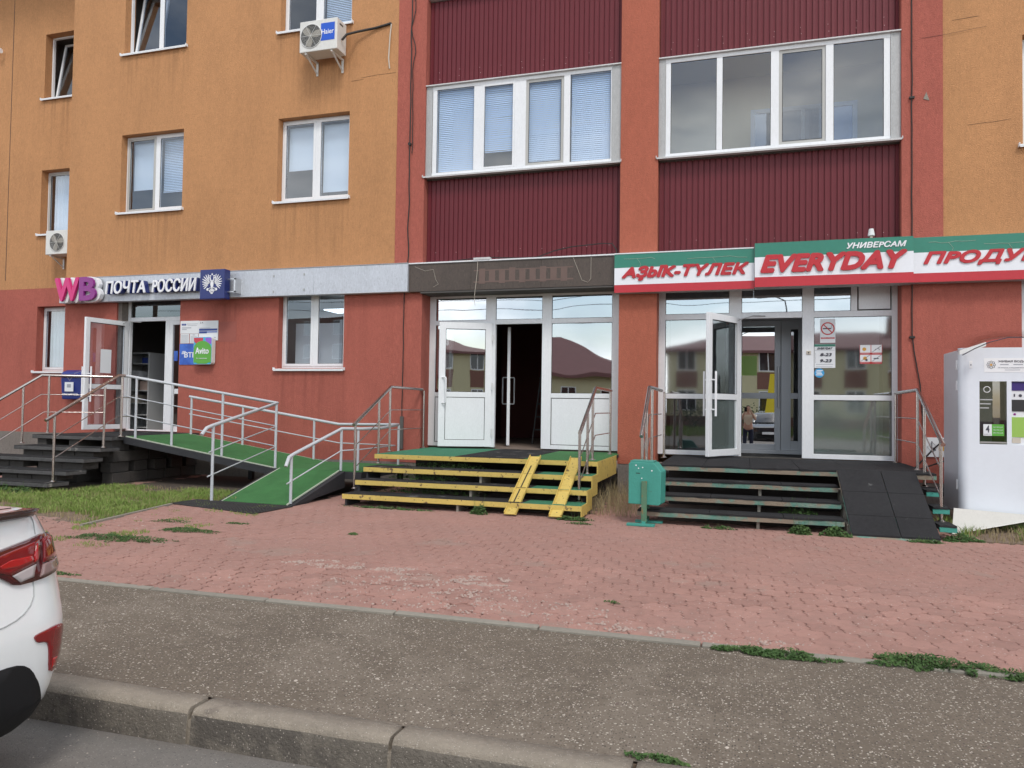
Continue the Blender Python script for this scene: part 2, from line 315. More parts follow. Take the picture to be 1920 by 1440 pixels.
def text(body, x0, x1, z0, z1, y, m, parent=None, name='lettering', ext=.01, shear=0, off=0.0, bold=0.0, sp=1.0):
    """real letter geometry facing -Y fitted to x0..x1, z0..z1"""
    # same letterforms from glyphs whose outlines do not overlap
    body = body.replace('Ы', 'bI').replace('А', 'A').replace('Р', 'P').replace('Ь', 'b').replace('Ҡ', 'K')
    c = bpy.data.curves.new('t', 'FONT'); c.body = body; c.extrude = .5; c.shear = shear; c.offset = off; c.resolution_u = 3; c.space_character = sp
    t = bpy.data.objects.new('t', c); COL.objects.link(t); bpy.context.view_layer.update()
    me = bpy.data.meshes.new_from_object(t.evaluated_get(bpy.context.evaluated_depsgraph_get()))
    bpy.data.objects.remove(t)
    par = list(range(len(me.vertices)))
    def find(i):
        while par[i] != i: par[i] = par[par[i]]; i = par[i]
        return i
    for e in me.edges: par[find(e.vertices[0])] = find(e.vertices[1])
    ids = {}; isl = [ids.setdefault(find(i), len(ids)) for i in range(len(me.vertices))]   # letters get a hair's difference in depth
    vs = [v.co for v in me.vertices]
    if not vs: return None
    ax, bx = min(v.x for v in vs), max(v.x for v in vs); ay, by = min(v.y for v in vs), max(v.y for v in vs)
    az = min(v.z for v in vs); bz = max(v.z for v in vs)
    b = MB(); q_ = bold*(z1-z0); x0 += q_; x1 -= q_; z0 += q_; z1 -= q_
    nv = [(x0+(v.x-ax)/(bx-ax)*(x1-x0), y-ext*(v.z-az)/(bz-az)-.00004*isl[k_], z0+(v.y-ay)/(by-ay)*(z1-z0)) for k_, v in enumerate(vs)]
    for i, (dx, dz) in enumerate([(0, 0)] if not bold else [(0, 0)]+[(q_*cos(k*pi/4), q_*sin(k*pi/4)) for k in range(8)]):
        V_ = [(vx+dx, vy-i*.0005, vz+dz) for vx, vy, vz in nv]; side = []
        for n_, p in enumerate(me.polygons):
            if all(abs(vs[k].z-bz) < 1e-5 for k in p.vertices): b.add([(V_[k][0], V_[k][1]-.00001*(n_ % 30), V_[k][2]) for k in p.vertices], [tuple(range(len(p.vertices)))])
            elif not all(abs(vs[k].z-az) < 1e-5 for k in p.vertices): side.append(tuple(p.vertices))
        b.add(V_, side)
    return b.build(name, m, parent)

# ---------------------------------------------------------------- ground sheets
struct(MB().quad((-300, -300, -.21), (300, -300, -.21), (300, 300, -.21), (-300, 300, -.21)).build('ground', 'soil'))
struct(MB().box(-60, 60, -16.4, -9.45, -.2, -.165).build('road', 'road_asphalt'))
path = MB()
for i in range(120):
    for j in range(8):
        x, y = -30+i*.5, -9.3+j*.2
        def hz(x, y): return .006*mnoise.noise(Vector((x*.7, y*1.3, 3)))+.003*mnoise.noise(Vector((x*3, y*3, 5)))-.006
        path.add([(x, y, hz(x, y)), (x+.5, y, hz(x+.5, y)), (x+.5, y+.2, hz(x+.5, y+.2)), (x, y+.2, hz(x, y+.2))], [(0, 1, 2, 3)], True)
struct(path.build('asphalt_path', 'asphalt_path'))
struct(MB().box(-30, 30, -9.3, -7.7, -.155, -.02).build('path_base', 'soil'))

# kerb between road and path: one stone per metre
kerb = struct(MB().box(-30, 30, -9.44, -9.3, -.2, -.06).build('kerb', 'kerb_concrete'))
def kerb_mesh():
    b = MB(); prof = [(-.085, -.175), (-.078, -.06), (-.074, -.028), (-.062, -.009), (-.045, 0), (.075, .002), (.075, -.1)]
    seg = 7; vs = []; x = [-.495, -.47, -.3, -.1, .1, .3, .47, .495]
    for k, xx in enumerate(x):
        for j, (yy, zz) in enumerate(prof):
            e = .006 if k in (0, seg) else 0; n = .0035*mnoise.noise(Vector((xx*6, yy*20, zz*20)))
            vs.append((xx, yy+(e if j < 4 else 0)+n, zz-(e if 0 < j < 6 else 0)+n))
    m = len(prof); fs = [(k*m+j, (k+1)*m+j, (k+1)*m+j+1, k*m+j+1) for k in range(seg) for j in range(m-1)]
    b.add(vs, fs, True); b.add(vs[:m], [tuple(range(m))]); b.add(vs[-m:], [tuple(range(m))[::-1]])
    me = bpy.data.meshes.new('kerb_stone'); me.from_pydata(b.v, [], b.f); me.materials.append(MATS['kerb_concrete']); me.materials.append(MATS['kerb_face'])
    for i, (p, q) in enumerate(zip(me.polygons, b.sm)):
        p.use_smooth = q
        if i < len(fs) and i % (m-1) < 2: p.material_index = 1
    return me
def inst(name, me, parent, x, y, z, rz=0, rx=0, ry=0, s=1):
    o = bpy.data.objects.new(name, me); COL.objects.link(o); o.parent = parent
    o.location = Vector((x, y, z))-WORLD[parent.name]; o.rotation_euler = (rx, ry, rz)
    if s != 1: o.scale = (s, s, s)
    return o
km = kerb_mesh()
for k in range(-12, 8):
    inst('kerb_stone', km, kerb, -1.93+k*1.01, -9.375+random.uniform(-.006, .006), random.uniform(-.006, .006), random.uniform(-.006, .006), 0, random.uniform(-.004, .004))
# thin flush edging between path and paving
edge = struct(MB().box(-30, 30, -7.7, -7.64, -.155, -.05).build('path_edging', 'edging_concrete'))
em = MB().box(-.495, .495, -.035, .035, -.1, .012).build('edging_stone', 'edging_concrete', edge); em.location = Vector((-1.75, -7.675, 0))-WORLD['path_edging']; emd = em.data
for v in emd.vertices: v.co.z -= .1
emb = em.modifiers.new('b', 'BEVEL'); emb.width = .006
for k in range(-14, 10):
    if k == 0: continue
    o = em.copy(); COL.objects.link(o); o.location = Vector((-1.75+k*1.0, -7.675+random.uniform(-.006, .006), random.uniform(-.006, .004)))-WORLD['path_edging']; o.rotation_euler = (0, random.uniform(-.004, .004), random.uniform(-.006, .006))
em.location.z += 0

# ---------------------------------------------------------------- red interlocking pavers
pave = struct(MB().box(-30, 30, -7.64, 1.0, -.155, -.014).build('pavement', 'joint_sand'))
PW, PH = .2, .1732            # hex lattice pitch
def paver_mesh(seed):
    rnd = random.Random(seed); hexr = PW/math.sqrt(3); cor = [Vector((hexr*cos(pi/6+k*pi/3), hexr*sin(pi/6+k*pi/3), 0)) for k in range(6)]
    pts = []
    for k in range(6):
        a, b = cor[k], cor[(k+1) % 6]; d = b-a; n = Vector((d.y, -d.x, 0)).normalized(); sg = 1 if k in (0, 1, 2) else -1
        # matching S-curves on opposite sides
        for t, h in ((0, 0), (.25, .016), (.5, 0), (.75, -.016)): pts.append((a+d*t+n*h)*(.94 if t == 0 else .985))
    m = len(pts); top = []; low = []
    for p in pts:
        q = p; c = rnd.uniform(-.003, .001)
        top.append((q.x*.97, q.y*.97, 0)); low.append((q.x, q.y, -.005)); 
    base = [(x, y, -.03) for x, y, z in low]
    me = bpy.data.meshes.new('paving_stone')
    me.from_pydata(top+low+base, [], [tuple(range(m))]+[(i, m+i, m+(i+1) % m, (i+1) % m) for i in range(m)]+[(m+i, 2*m+i, 2*m+(i+1) % m, m+(i+1) % m) for i in range(m)])
    me.materials.append(MATS['paver']); return me
PM = [paver_mesh(i) for i in range(3)]
cells = []
def in_steps(x, y):
    return (-5.3 < x < -2.0 and y > -2.6) or (-1.15 < x < 2.1 and y > -2.6) or (-11.8 < x < -10.1 and y > -3.1)
def in_grass(x, y):
    xl = -7.5+(y+3.77)*-.2
    return (x < xl and -5.45+.25*sin(x*1.3) < y < -3.05+.25*sin(x*2)) and x > -13 or (x < -6.2 and x > -9.9 and y > -3.2) or (x > 2.45 and y > -2.9) or (-7.1 < x < -6.05 and y > -3.0)
def in_rubble(x, y):
    n = mnoise.noise(Vector((x*1.1, y*2.0, 9)))
    a = (-4.0 < x < -1.6 and -7.15 < y < -6.25) or (-2.6 < x < -.8 and -7.6 < y < -7.0) or (-1.2 < x < .4 and -7.62 < y < -7.3)
    return a
j = 0; y = -7.56
while y < .2:
    x = -14 + (PW/2 if j % 2 else 0)
    while x < 6.5:
        wx = x+.012*sin(y*2+x); 
        if not in_steps(x, y) and not in_grass(x, y): cells.append((wx, y))
        x += PW
    y += PH; j += 1
# visible pavers only: keep those inside the camera's wedge with a margin; nearest 300 as single stones
cells = [c for c in cells if -13.5 < c[0] < 6.4]
def infr(c):
    d = Vector((c[0], c[1], 0))-CAM; z = d.dot(fw); return z > 0 and abs(d.dot(rv)/z) < .69
cells.sort(key=lambda c: (0 if infr(c) else 1, (Vector((c[0], c[1], 0))-CAM).length))
rest = MB()
for k, (x, y) in enumerate(cells):
    h = .012*mnoise.noise(Vector((x*.55, y*.8, 1)))+random.uniform(-.0022, .0022)
    tx, ty, rz = random.gauss(0, .008), random.gauss(0, .008), random.choice((0, 1, 2))*2*pi/3+random.gauss(0, .008)
    if in_rubble(x, y) and random.random() < .75: h -= random.uniform(.0, .004); tx *= 2.2; ty *= 2.2; rz += random.gauss(0, .05)
    me = PM[k % 3]
    if k < 300: inst('paving_stone', me, pave, x, y, h, rz, tx, ty)
    else:
        mm = Matrix.Translation((x, y, h)) @ Matrix.Rotation(rz, 4, 'Z') @ Matrix.Rotation(tx, 4, 'X') @ Matrix.Rotation(ty, 4, 'Y')
        rest.add([mm @ v.co for v in me.vertices], [tuple(p.vertices) for p in me.polygons])
tag(rest.build('paving_stones', 'paver', pave), kind='stuff')
# crumbled paver debris and pebbles
def pebbles(name, mats, spots, label, cat, flat=.5):
    b = MB()
    for (x, y, z, s) in spots:
        n = 5; ph = random.uniform(0, 6); top = []; bot = []
        for i in range(n):
            r = s*random.uniform(.6, 1.1); t = ph+2*pi*i/n; top.append((x+r*.6*cos(t), y+r*.6*sin(t), z+s*flat*random.uniform(.6, 1.1))); bot.append((x+r*cos(t), y+r*sin(t), z-.002))
        b.add(top+bot, [tuple(range(n))]+[(i, n+i, n+(i+1) % n, (i+1) % n) for i in range(n)])
    o = b.build(name, mats); tag(o, label, cat, kind='stuff'); return o
RUB = ((-3.5, -6.45, .45, .16, 900), (-2.75, -6.5, .3, .13, 600), (-2.0, -6.6, .28, .16, 700), (-2.4, -6.9, .8, .22, 900), (-1.6, -7.2, .8, .2, 500), (-.4, -7.5, .8, .09, 420), (-1.5, -7.45, 1.2, .12, 320), (-6.9, -5.2, .9, .4, 160), (-3.2, -7.35, 1.3, .2, 240))
sp = []
for (cx, cy, rx, ry, n) in RUB:
    for i in range(n):
        t, q = random.uniform(0, 2*pi), math.sqrt(random.random()); x, y = cx+rx*q*cos(t), cy+ry*q*sin(t)
        if mnoise.noise(Vector((x*7, y*9, 2))) > -.02: sp.append((x, y, .012*mnoise.noise(Vector((x*.55, y*.8, 1)))+.001, random.choice((.003, .004, .005, .007, .01, .014))))
pebbles('paver_rubble', 'rubble', sp, 'pale crumbled debris of broken pavers scattered on the red paving', 'rubble')
sp = []; sq = []
for i in range(9000):
    x, y = random.uniform(-6, 2.5), random.uniform(-9.28, -7.72); s = random.choice((.0025, .003, .0035, .004, .005)) if random.random() < .985 else random.uniform(.008, .014)
    (sp if random.random() < .55 else sq).append((x, y, .006*mnoise.noise(Vector((x*.7, y*1.3, 3)))+.003*mnoise.noise(Vector((x*3, y*3, 5)))-.006, s))
for i in range(500): sp.append((random.uniform(-4.5, 1), random.uniform(-10.3, -9.46), -.165, random.choice((.003, .004, .006))))
pebbles('path_gravel', 'pebble', sp, 'pale grit and small stones worn out of the asphalt path', 'gravel', .3)
pebbles('path_grit', 'pebble_dark', sq, 'dark brown grit lying on the asphalt path', 'gravel', .3)

# ---------------------------------------------------------------- apartment building
BL = thing('apartment_building', 'orange and red rendered apartment block with burgundy balcony panels and ground floor shops', 'building', (0, 0, 0))
def wall(name, x0, x1, z0, z1, y, holes, bands, depth=.3, parent=BL, sides=True):
    """front skin at plane y with openings (reveals of their own depth); bands = [(z_top, material)]"""
    xs = sorted({x0, x1, *[h[0] for h in holes], *[h[1] for h in holes]})
    zs = sorted({z0, z1, *[h[2] for h in holes], *[h[3] for h in holes], *[b[0] for b in bands if z0 < b[0] < z1]})
    zs = [z for z in zs if z0 <= z <= z1]
    b = MB(); ms = list(dict.fromkeys(m for _, m in bands))
    def mz(z):
        for t, m in bands:
            if z < t: return ms.index(m)
        return ms.index(bands[-1][1])
    for i in range(len(xs)-1):
        for j in range(len(zs)-1):
            cx, cz = (xs[i]+xs[i+1])/2, (zs[j]+zs[j+1])/2
            if any(h[0] < cx < h[1] and h[2] < cz < h[3] for h in holes): continue
            b.cur = mz(cz); b.quad((xs[i], y, zs[j]), (xs[i+1], y, zs[j]), (xs[i+1], y, zs[j+1]), (xs[i], y, zs[j+1]))
    for h in holes:
        hx0, hx1, hz0, hz1 = h[:4]; d = h[4] if len(h) > 4 else .15; Y = y+d+.12
        hz1 = min(hz1, z1); hz0 = max(hz0, z0)
        zz = [hz0]+[t for t, _ in bands if hz0 < t < hz1]+[hz1]
        for a, c in zip(zz, zz[1:]):
            b.cur = mz((a+c)/2)
            b.quad((hx0, y, a), (hx0, Y, a), (hx0, Y, c), (hx0, y, c)); b.quad((hx1, y, a), (hx1, Y, a), (hx1, Y, c), (hx1, y, c))
        b.cur = mz(hz1-.01); b.quad((hx0, y, hz1), (hx1, y, hz1), (hx1, Y, hz1), (hx0, Y, hz1))
        b.cur = mz(hz0+.01); b.quad((hx0, y, hz0), (hx1, y, hz0), (hx1, Y, hz0), (hx0, Y, hz0))
    if sides:
        for a, c in zip([z0]+[t for t, _ in bands if z0 < t < z1], [t for t, _ in bands if z0 < t < z1]+[z1]):
            b.cur = mz((a+c)/2)
            b.quad((x0, y, a), (x0, y+depth, a), (x0, y+depth, c), (x0, y, c)); b.quad((x1, y, a), (x1, y+depth, a), (x1, y+depth, c), (x1, y, c))
    return b.build(name, ms, parent, origin=(x0, y, z0))
TOP = 12.0
RB = 3.95
bands = [(.39, 'plinth_concrete'), (RB, 'stucco_red'), (99, 'stucco_orange')]
WB_, WC_ = (-12.24, -10.71), (-8.54, -7.02)
holes = [(*WB_, 5.24, 6.83), (*WB_, 8.51, 10.1), (*WC_, 5.22, 6.81), (*WC_, 8.48, 10.07), (-8.44, -7.05, 2.06, 3.56), (-12.24, -10.68, .78, 3.52, .2)]
wall('wall', -13.58, -6.05, 0, TOP, 0, holes, bands, depth=1.2)
NX = (-15.72, -14.3)
wall('wall', -24, -13.58, 0, TOP, 1.2, [(*NX, 8.43, 9.95), (*NX, 5.25, 6.74), (*NX, 2.07, 3.56)], [(.66, 'plinth_concrete'), (3.98, 'stucco_red'), (99, 'stucco_orange')], sides=False)
wall('wall', 2.73, 9.5, 0, TOP, 0, [(3.745, 5.25, 5.24, 6.82), (3.72, 5.25, 2.06, 3.56)], bands, sides=True, depth=8)
for nm, x0, x1, m, hh in (('pilaster', -6.05, -5.5, 'stucco_red', .39), ('pilaster', -2.0, -1.39, 'stucco_rust', .5), ('pilaster', 2.18, 2.73, 'stucco_red', .38)):
    b = MB(); b.box(x0, x1, -.012, .6, hh, TOP); b.cur = 1; b.box(x0+.004, x1-.004, -.004, .6, 0, hh-.003)
    b.build(nm, [m, 'plinth_concrete'], BL)
# hairline render joints
jb = MB()
for (x, z0, z1, y) in ((-16.72, 4.2, 12, 1.196),): jb.box(x-.006, x+.006, y, y+.01, z0, z1)
jb.build('render_joint', 'seal_black', BL)
for (pts, y) in (([(3.05, 5.58), (3.3, 5.6), (3.36, 5.595), (3.6, 5.62)], -.003), ([(2.85, 7.15), (3.2, 7.17)], -.003), ([(2.45, 6.93), (2.8, 6.95), (3.3, 7.0)], -.016), ([(-6.8, 7.4), (-6.5, 7.42), (-6.1, 7.42)], -.003), ([(-7.0, 7.36), (-6.75, 7.37)], -.003)):
    MB().tube([(x, y, z) for x, z in pts], .0018, 4).build('render_crack', 'seal_black', BL)
struct_back = MB().box(-24, 9.5, 8.0, 8.2, 0, TOP); struct_back.build('rear_wall', 'stucco_orange', BL)
box('roof', 'plinth_concrete', BL, -24, 9.5, .0, 8.2, TOP, TOP+.3)
box('floor_slab', 'plinth_concrete', BL, -13.3, 9.4, .5, 8, 3.98, 4.2)
box('ghost_patch', 'stucco_patch', BL, -9.77+.0, -9.36, -.004, .01, 2.57, 2.96)
# plaster chip on the right pilaster
MB().poly([(2.47, -.02, 6.02), (2.55, -.02, 5.99), (2.51, -.02, 6.12)], (0, .01, 0)).build('plaster_chip', 'edging_concrete', BL)

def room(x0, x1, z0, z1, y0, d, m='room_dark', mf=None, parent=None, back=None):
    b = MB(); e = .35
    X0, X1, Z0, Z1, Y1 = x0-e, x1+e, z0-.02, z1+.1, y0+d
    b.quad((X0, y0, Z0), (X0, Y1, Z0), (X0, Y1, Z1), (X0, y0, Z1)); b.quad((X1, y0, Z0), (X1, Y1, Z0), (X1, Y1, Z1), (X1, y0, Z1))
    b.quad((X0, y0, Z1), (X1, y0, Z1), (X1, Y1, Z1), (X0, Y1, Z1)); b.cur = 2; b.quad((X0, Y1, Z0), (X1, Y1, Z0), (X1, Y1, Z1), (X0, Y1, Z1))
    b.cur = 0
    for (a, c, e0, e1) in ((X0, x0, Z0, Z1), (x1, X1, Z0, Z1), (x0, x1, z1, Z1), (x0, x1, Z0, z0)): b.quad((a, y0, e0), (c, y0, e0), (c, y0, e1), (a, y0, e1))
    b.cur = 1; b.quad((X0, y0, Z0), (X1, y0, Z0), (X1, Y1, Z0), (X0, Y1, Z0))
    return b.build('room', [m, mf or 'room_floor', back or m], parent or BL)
def frame_rect(b, x0, x1, z0, z1, y0, y1, t, tb=None):
    tb = tb or t
    b.box(x0, x0+t, y0, y1, z0, z1); b.box(x1-t, x1, y0, y1, z0, z1); b.box(x0+t, x1-t, y0+.0015, y1, z1-t, z1); b.box(x0+t, x1-t, y0+.0015, y1, z0, z0+tb)
def pane(parent, x0, x1, z0, z1, y, m='glass_window', name='pane'):
    o = MB().box(x0, x1, y, y+.006, z0, z1).build(name, m, parent); return o
def gasket(b, x0, x1, z0, z1, y, t=.007): frame_rect(b, x0, x1, z0, z1, y, y+.004, t)
def blind(parent, x0, x1, z0, z1, y, pitch=.034, tilt=1.15, bend=0, m='blind_slat'):
    b = MB(); z = z1; n = 0
    while z > z0:
        d = .0172; sg = bend*sin(n*.9)+ (bend*1.5 if n % 11 == 5 else 0)
        b.add([(x0, y-d*cos(tilt), z-d*sin(tilt)), (x1, y-d*cos(tilt), z-d*sin(tilt)+sg), (x1, y+d*cos(tilt), z+d*sin(tilt)+sg), (x0, y+d*cos(tilt), z+d*sin(tilt))], [(0, 1, 2, 3)])
        z -= pitch; n += 1
    b.box(x0, x1, y-.012, y+.012, z0-.02, z0-.005)
    for xx in (x0+.12*(x1-x0), x0+.88*(x1-x0)): b.tube([(xx, y-.014, z1), (xx, y-.014, z0)], .0015, 4)
    return b.build('blind', m, parent)
def sill(parent, x0, x1, y, z, out=.06, h=.025, m='white_pvc'):
    b = MB(); b.hexa([(x0, y-out, z-h-.012), (x1, y-out, z-h-.012), (x1, y+.14, z-.02), (x0, y+.14, z-.02), (x0, y-out, z-.014), (x1, y-out, z-.014), (x1, y+.14, z-.001), (x0, y+.14, z-.001)])
    b.box(x0-.012, x0-.001, y-out-.004, y+.02, z-h-.018, z+.012); b.box(x1+.001, x1+.012, y-out-.004, y+.02, z-h-.018, z+.012)
    b.box(x0, x1, y-out+.002, y-out+.014, z-h-.03, z-h-.01)
    return b.build('sill', m, parent, bevel=.002)
def win(x0, x1, z0, z1, y, d=.15, split=.5, kind=('roller', 'blind'), curt=None, tilted=None, net=None, gl='glass_window', low=None):
    """two-light plastic window in a reveal: window > sash, pane, sill, blind"""
    Y = y+d; b = MB(); t = .062
    frame_rect(b, x0+.005, x1-.005, z0+.005, z1-.005, Y, Y+.06, t*.55)
    xm = x0+(x1-x0)*split; b.box(xm-.03, xm+.03, Y-.002, Y+.06, z0+.04, z1-.04)
    W = b.build('window', 'white_pvc', BL, bevel=.003)
    room(x0, x1, z0, z1, Y+.12, 2.2, 'room_dark', parent=BL)
    for s, (a, c) in enumerate(((x0+.038, xm-.03), (xm+.03, x1-.038))):
        sb = MB(); ts = .05
        if tilted == s:
            sb.box(a, a+ts, 0, .05, 0, 1); sb = MB()
            H = z1-z0-.08
            frame_rect(sb, a+.02, c-.02, z0+.04, z0+.04+H, Y+.05, Y+.09, ts)
            # leaning inwards at the top
            sb.v = [(vx, vy+(vz-z0)*.16, vz-.0) for vx, vy, vz in sb.v]
            sb.build('sash', 'white_pvc', W)
            pb = MB().box(a+.06, c-.06, Y+.06, Y+.066, z0+.09, z1-.09); pb.v = [(vx, vy+(vz-z0)*.16, vz) for vx, vy, vz in pb.v]
            pb.build('pane', gl, W)
        else:
            sb = MB(); frame_rect(sb, a, c, z0+.04, z1-.04, Y-.008, Y+.045, ts); sb.build('sash', 'net_frame' if net == s else 'white_pvc', W, bevel=.003)
            g = MB(); gasket(g, a+ts-.001, c-ts+.001, z0+.04+ts-.001, z1-.04-ts+.001, Y+.006); g.build('gasket', 'seal_black', W)
            pane(W, a+ts, c-ts, z0+.04+ts, z1-.04-ts, Y+.012, gl)
        k = kind[s]; zt, zb = z1-.1, z0+.1
        if k and k.startswith('roller'):
            f = float(k[6:] or .55); box('blind', 'roller_white', W, a+.03, c-.03, Y+.14, Y+.143, zt-(zt-zb)*f, zt)
        elif k and k.startswith('blind'):
            f = float(k[5:] or .6); blind(W, a+.03, c-.03, zt-(zt-zb)*f, zt, Y+.14)
        elif k == 'curtain':
            cb = MB(); n = 26; P_ = [(a+(c-a)*i/n, Y+.16+.02*sin(i*1.7)+.01*sin(i*.6)) for i in range(n+1)]
            for i in range(n): cb.add([(P_[i][0], P_[i][1], zb-.05), (P_[i+1][0], P_[i+1][1], zb-.05), (P_[i+1][0], P_[i+1][1], zt+.05), (P_[i][0], P_[i][1], zt+.05)], [(0, 1, 2, 3)], True)
            cb.build('curtain', 'curtain', W)
    sill(W, x0-.05, x1+.03, y, z0)
    return W
win(*WB_, 5.24, 6.83, 0, kind=('roller.7', 'blind.75'), net=0)
win(*WB_, 8.51, 10.1, 0, kind=(None, None), tilted=0, gl='glass_blue')
win(*WC_, 5.22, 6.81, 0, kind=('roller.6', 'roller.93'), gl='glass_window')
win(*WC_, 8.48, 10.07, 0, kind=(None, 'blind.95'), gl='glass_window')
W = win(-8.44, -7.05, 2.06, 3.56, 0, d=.14, kind=(None, None))
box('noticeboard', 'room_white', W, -8.38, -7.42, .5, .52, 2.1, 2.95); box('partition', 'fridge_white', W, -7.4, -7.34, .46, .54, 2.1, 3.0)
for xx in (-8.2, -7.7): MB().box(xx, xx+.6, 1.2, 1.75, 3.3, 3.32).build('ceiling_panel', 'lamp_lit', W)
win(*NX, 8.43, 9.95, 1.2, d=.18, kind=(None, None), tilted=0, split=.72)
win(*NX, 5.25, 6.74, 1.2, d=.18, kind=('curtain', None), split=.62, net=0, gl='glass_blue')
win(*NX, 2.07, 3.56, 1.2, d=.18, kind=('curtain', 'curtain'), split=.62)
win(3.745, 5.25, 5.24, 6.82, 0, kind=('roller.8', None)); win(3.72, 5.25, 2.06, 3.56, 0, kind=(None, None))

# ---------------------------------------------------------------- balconies: corrugated sheet bands and glazing
def sheet(x0, x1, z0, z1, y, per):
    b = MB(); prof = []; x = x0+.01; k = 0
    while x < x1-.01:
        for dx, dy in ((0, 0), (per*.40, .002), (per*.76, 0), (per*.80, .016), (per*.94, .016)):
            xx = x+dx
            if xx < x1-.01: prof.append((xx, y+dy))
        x += per; k += 1
    prof.append((x1-.01, y))
    for (xa, ya), (xb, yb) in zip(prof, prof[1:]): b.quad((xa, ya, z0), (xb, yb, z0), (xb, yb, z1), (xa, ya, z1))
    b.box(x0+.004, x1-.004, y+.03, y+.06, z0, z1)
    return b.build('corrugated_panel', 'burgundy_sheet', BL)
PY = .14
for (x0, x1, per) in ((-5.5, -2.0, .086), (-1.39, 2.18, .09)):
    rnd = random.Random(int(x0*10))
    for (z0, z1) in ((3.95, 5.43), (7.12, 8.68)):
        p = sheet(x0, x1, z0, z1, PY, per)
        sc = MB()
        for zz in ((z0+.16), (z1-.5 if z0 < 5 else z0+.27)):
            n = 9
            for i in range(n):
                if zz > 4.5 and z0 < 5: continue
                X = x0+.2+(x1-x0-.4)*i/(n-1)+rnd.uniform(-.02, .02); sc.disc((X, PY+.0, zz+rnd.uniform(-.02, .02)), (0, -1, 0), .006, 8, .006)
        sc.build('screw', 'rib_screw', p)
def balcony(x0, x1, marks, kinds, strip_l, strip_r):
    Y = .05; z0, z1 = 5.48, 7.09
    b = MB(); b.box(x0, x1, Y-.01, Y+.06, z1-.065, z1); b.box(x0, x1, Y-.01, Y+.06, z0, z0+.055)
    xs = [marks[0][0]]; 
    prev = x0+strip_l
    for (a, c) in marks:
        b.box(prev, a, Y-.008, Y+.058, z0+.055, z1-.065); prev = c
    b.box(prev, x1-strip_r, Y-.008, Y+.058, z0+.055, z1-.065)
    F = b.build('balcony_window', 'white_pvc', BL, bevel=.004)
    for (a, c) in ((x0+.002, x0+strip_l-.002), (x1-strip_r+.002, x1-.002)): MB().box(a, c, Y-.022, Y-.012, z0, z1+.01).build('cover_strip', 'grey_trim', F)
    MB().box(x0, x1, Y-.06, Y+.08, z1+.002, z1+.02).build('drip_flashing', 'dirty_sill', F)
    sill(F, x0-.02, x1+.005, Y-.02, z0, out=.07, h=.012, m='dirty_sill')
    MB().box(x0, x1, PY-.02, PY+.01, 5.43, 5.47).build('drip_flashing', 'soffit_dark', F)
    for (a, c), k in zip(marks, kinds):
        m = 'glass_window' if 'B' in k else 'glass_blue' if 'b' in k else 'glass_dark' if 'k' in k else 'glass_window'
        if 's' in k:  # inner sash behind an insect screen
            sb = MB(); frame_rect(sb, a, c, z0+.055, z1-.065, Y+.012, Y+.05, .05); sb.build('sash', 'net_frame', F); q = .05
        elif 'w' in k:
            sb = MB(); frame_rect(sb, a, c, z0+.055, z1-.065, Y-.014, Y+.05, .035); sb.build('sash', 'white_pvc', F, bevel=.003); q = .035
        else: q = 0
        g = MB(); gasket(g, a+q, c-q, z0+.055+q, z1-.065-q, Y+.008); g.build('gasket', 'seal_black', F)
        pane(F, a+q, c-q, z0+.055+q, z1-.065-q, Y+.015, m)
        if 'B' in k: blind(F, a+.01, c-.01, z0+.08+(.3 if 'h' in k else 0), z1-.08, Y+.075, bend=.004 if 'n' in k else 0, tilt=1.25)
    # balcony room behind: parapet, side walls, back wall with its own window
    R0, R1, YB = x0, x1, 1.35
    b = MB(); b.quad((R0, .21, 3.95), (R0, YB, 3.95), (R0, YB, 8.6), (R0, .21, 8.6)); b.quad((R1, .21, 3.95), (R1, YB, 3.95), (R1, YB, 8.6), (R1, .21, 8.6))
    b.quad((R0, .21, 7.2), (R1, .21, 7.2), (R1, YB, 7.2), (R0, YB, 7.2)); b.quad((R0, .21, 4.5), (R1, .21, 4.5), (R1, YB, 4.5), (R0, YB, 4.5))
    b.quad((R0, YB, 4.5), (R1, YB, 4.5), (R1, YB, 7.2), (R0, YB, 7.2)); b.quad((R0, .2, 4.5), (R1, .2, 4.5), (R1, .2, 5.46), (R0, .2, 5.46))
    b.build('balcony_room', 'room_beige', F)
    c0 = (x0+x1)/2
    ib = MB(); frame_rect(ib, c0-.35, c0+1.35, 5.3, 6.6, YB-.05, YB-.005, .07); ib.box(c0+.47, c0+.53, YB-.045, YB-.005, 5.37, 6.53); ib.build('inner_frame', 'white_pvc', F)
    MB().box(c0-.28, c0+1.28, YB-.03, YB-.02, 5.37, 6.53).build('inner_pane', 'glass_blue', F)
    MB().box(c0-.28, c0+1.28, YB-.015, YB-.01, 5.37, 6.53).build('inner_shade', 'room_dark', F)
    return F
balcony(-5.5, -2.0, [(-5.3, -4.6), (-4.44, -3.85), (-3.65, -2.98), (-2.87, -2.18)], ['bB', 'bBwhn', 'sB', 'bB'], .12, .16)
balcony(-1.39, 2.18, [(-1.2, -.48), (-.39, .34), (.46, 1.14), (1.25, 1.95)], ['b', '', 'sk', 'b'], .11, .14)
# next storey above the balconies
for (x0, x1) in ((-5.5, -2.0), (-1.39, 2.18)):
    MB().box(x0, x1, .04, .3, 8.7, 8.76).build('drip_flashing', 'dirty_sill', BL)
    MB().box(x0, x1, .1, .16, 8.78, 10.3).build('balcony_glazing', 'glass_dark', BL); MB().box(x0, x1, .5, .56, 8.7, TOP).build('balcony_back', 'room_dark', BL)
    MB().box(x0, x1, .14, .2, 10.3, TOP).build('corrugated_panel', 'burgundy_sheet', BL)

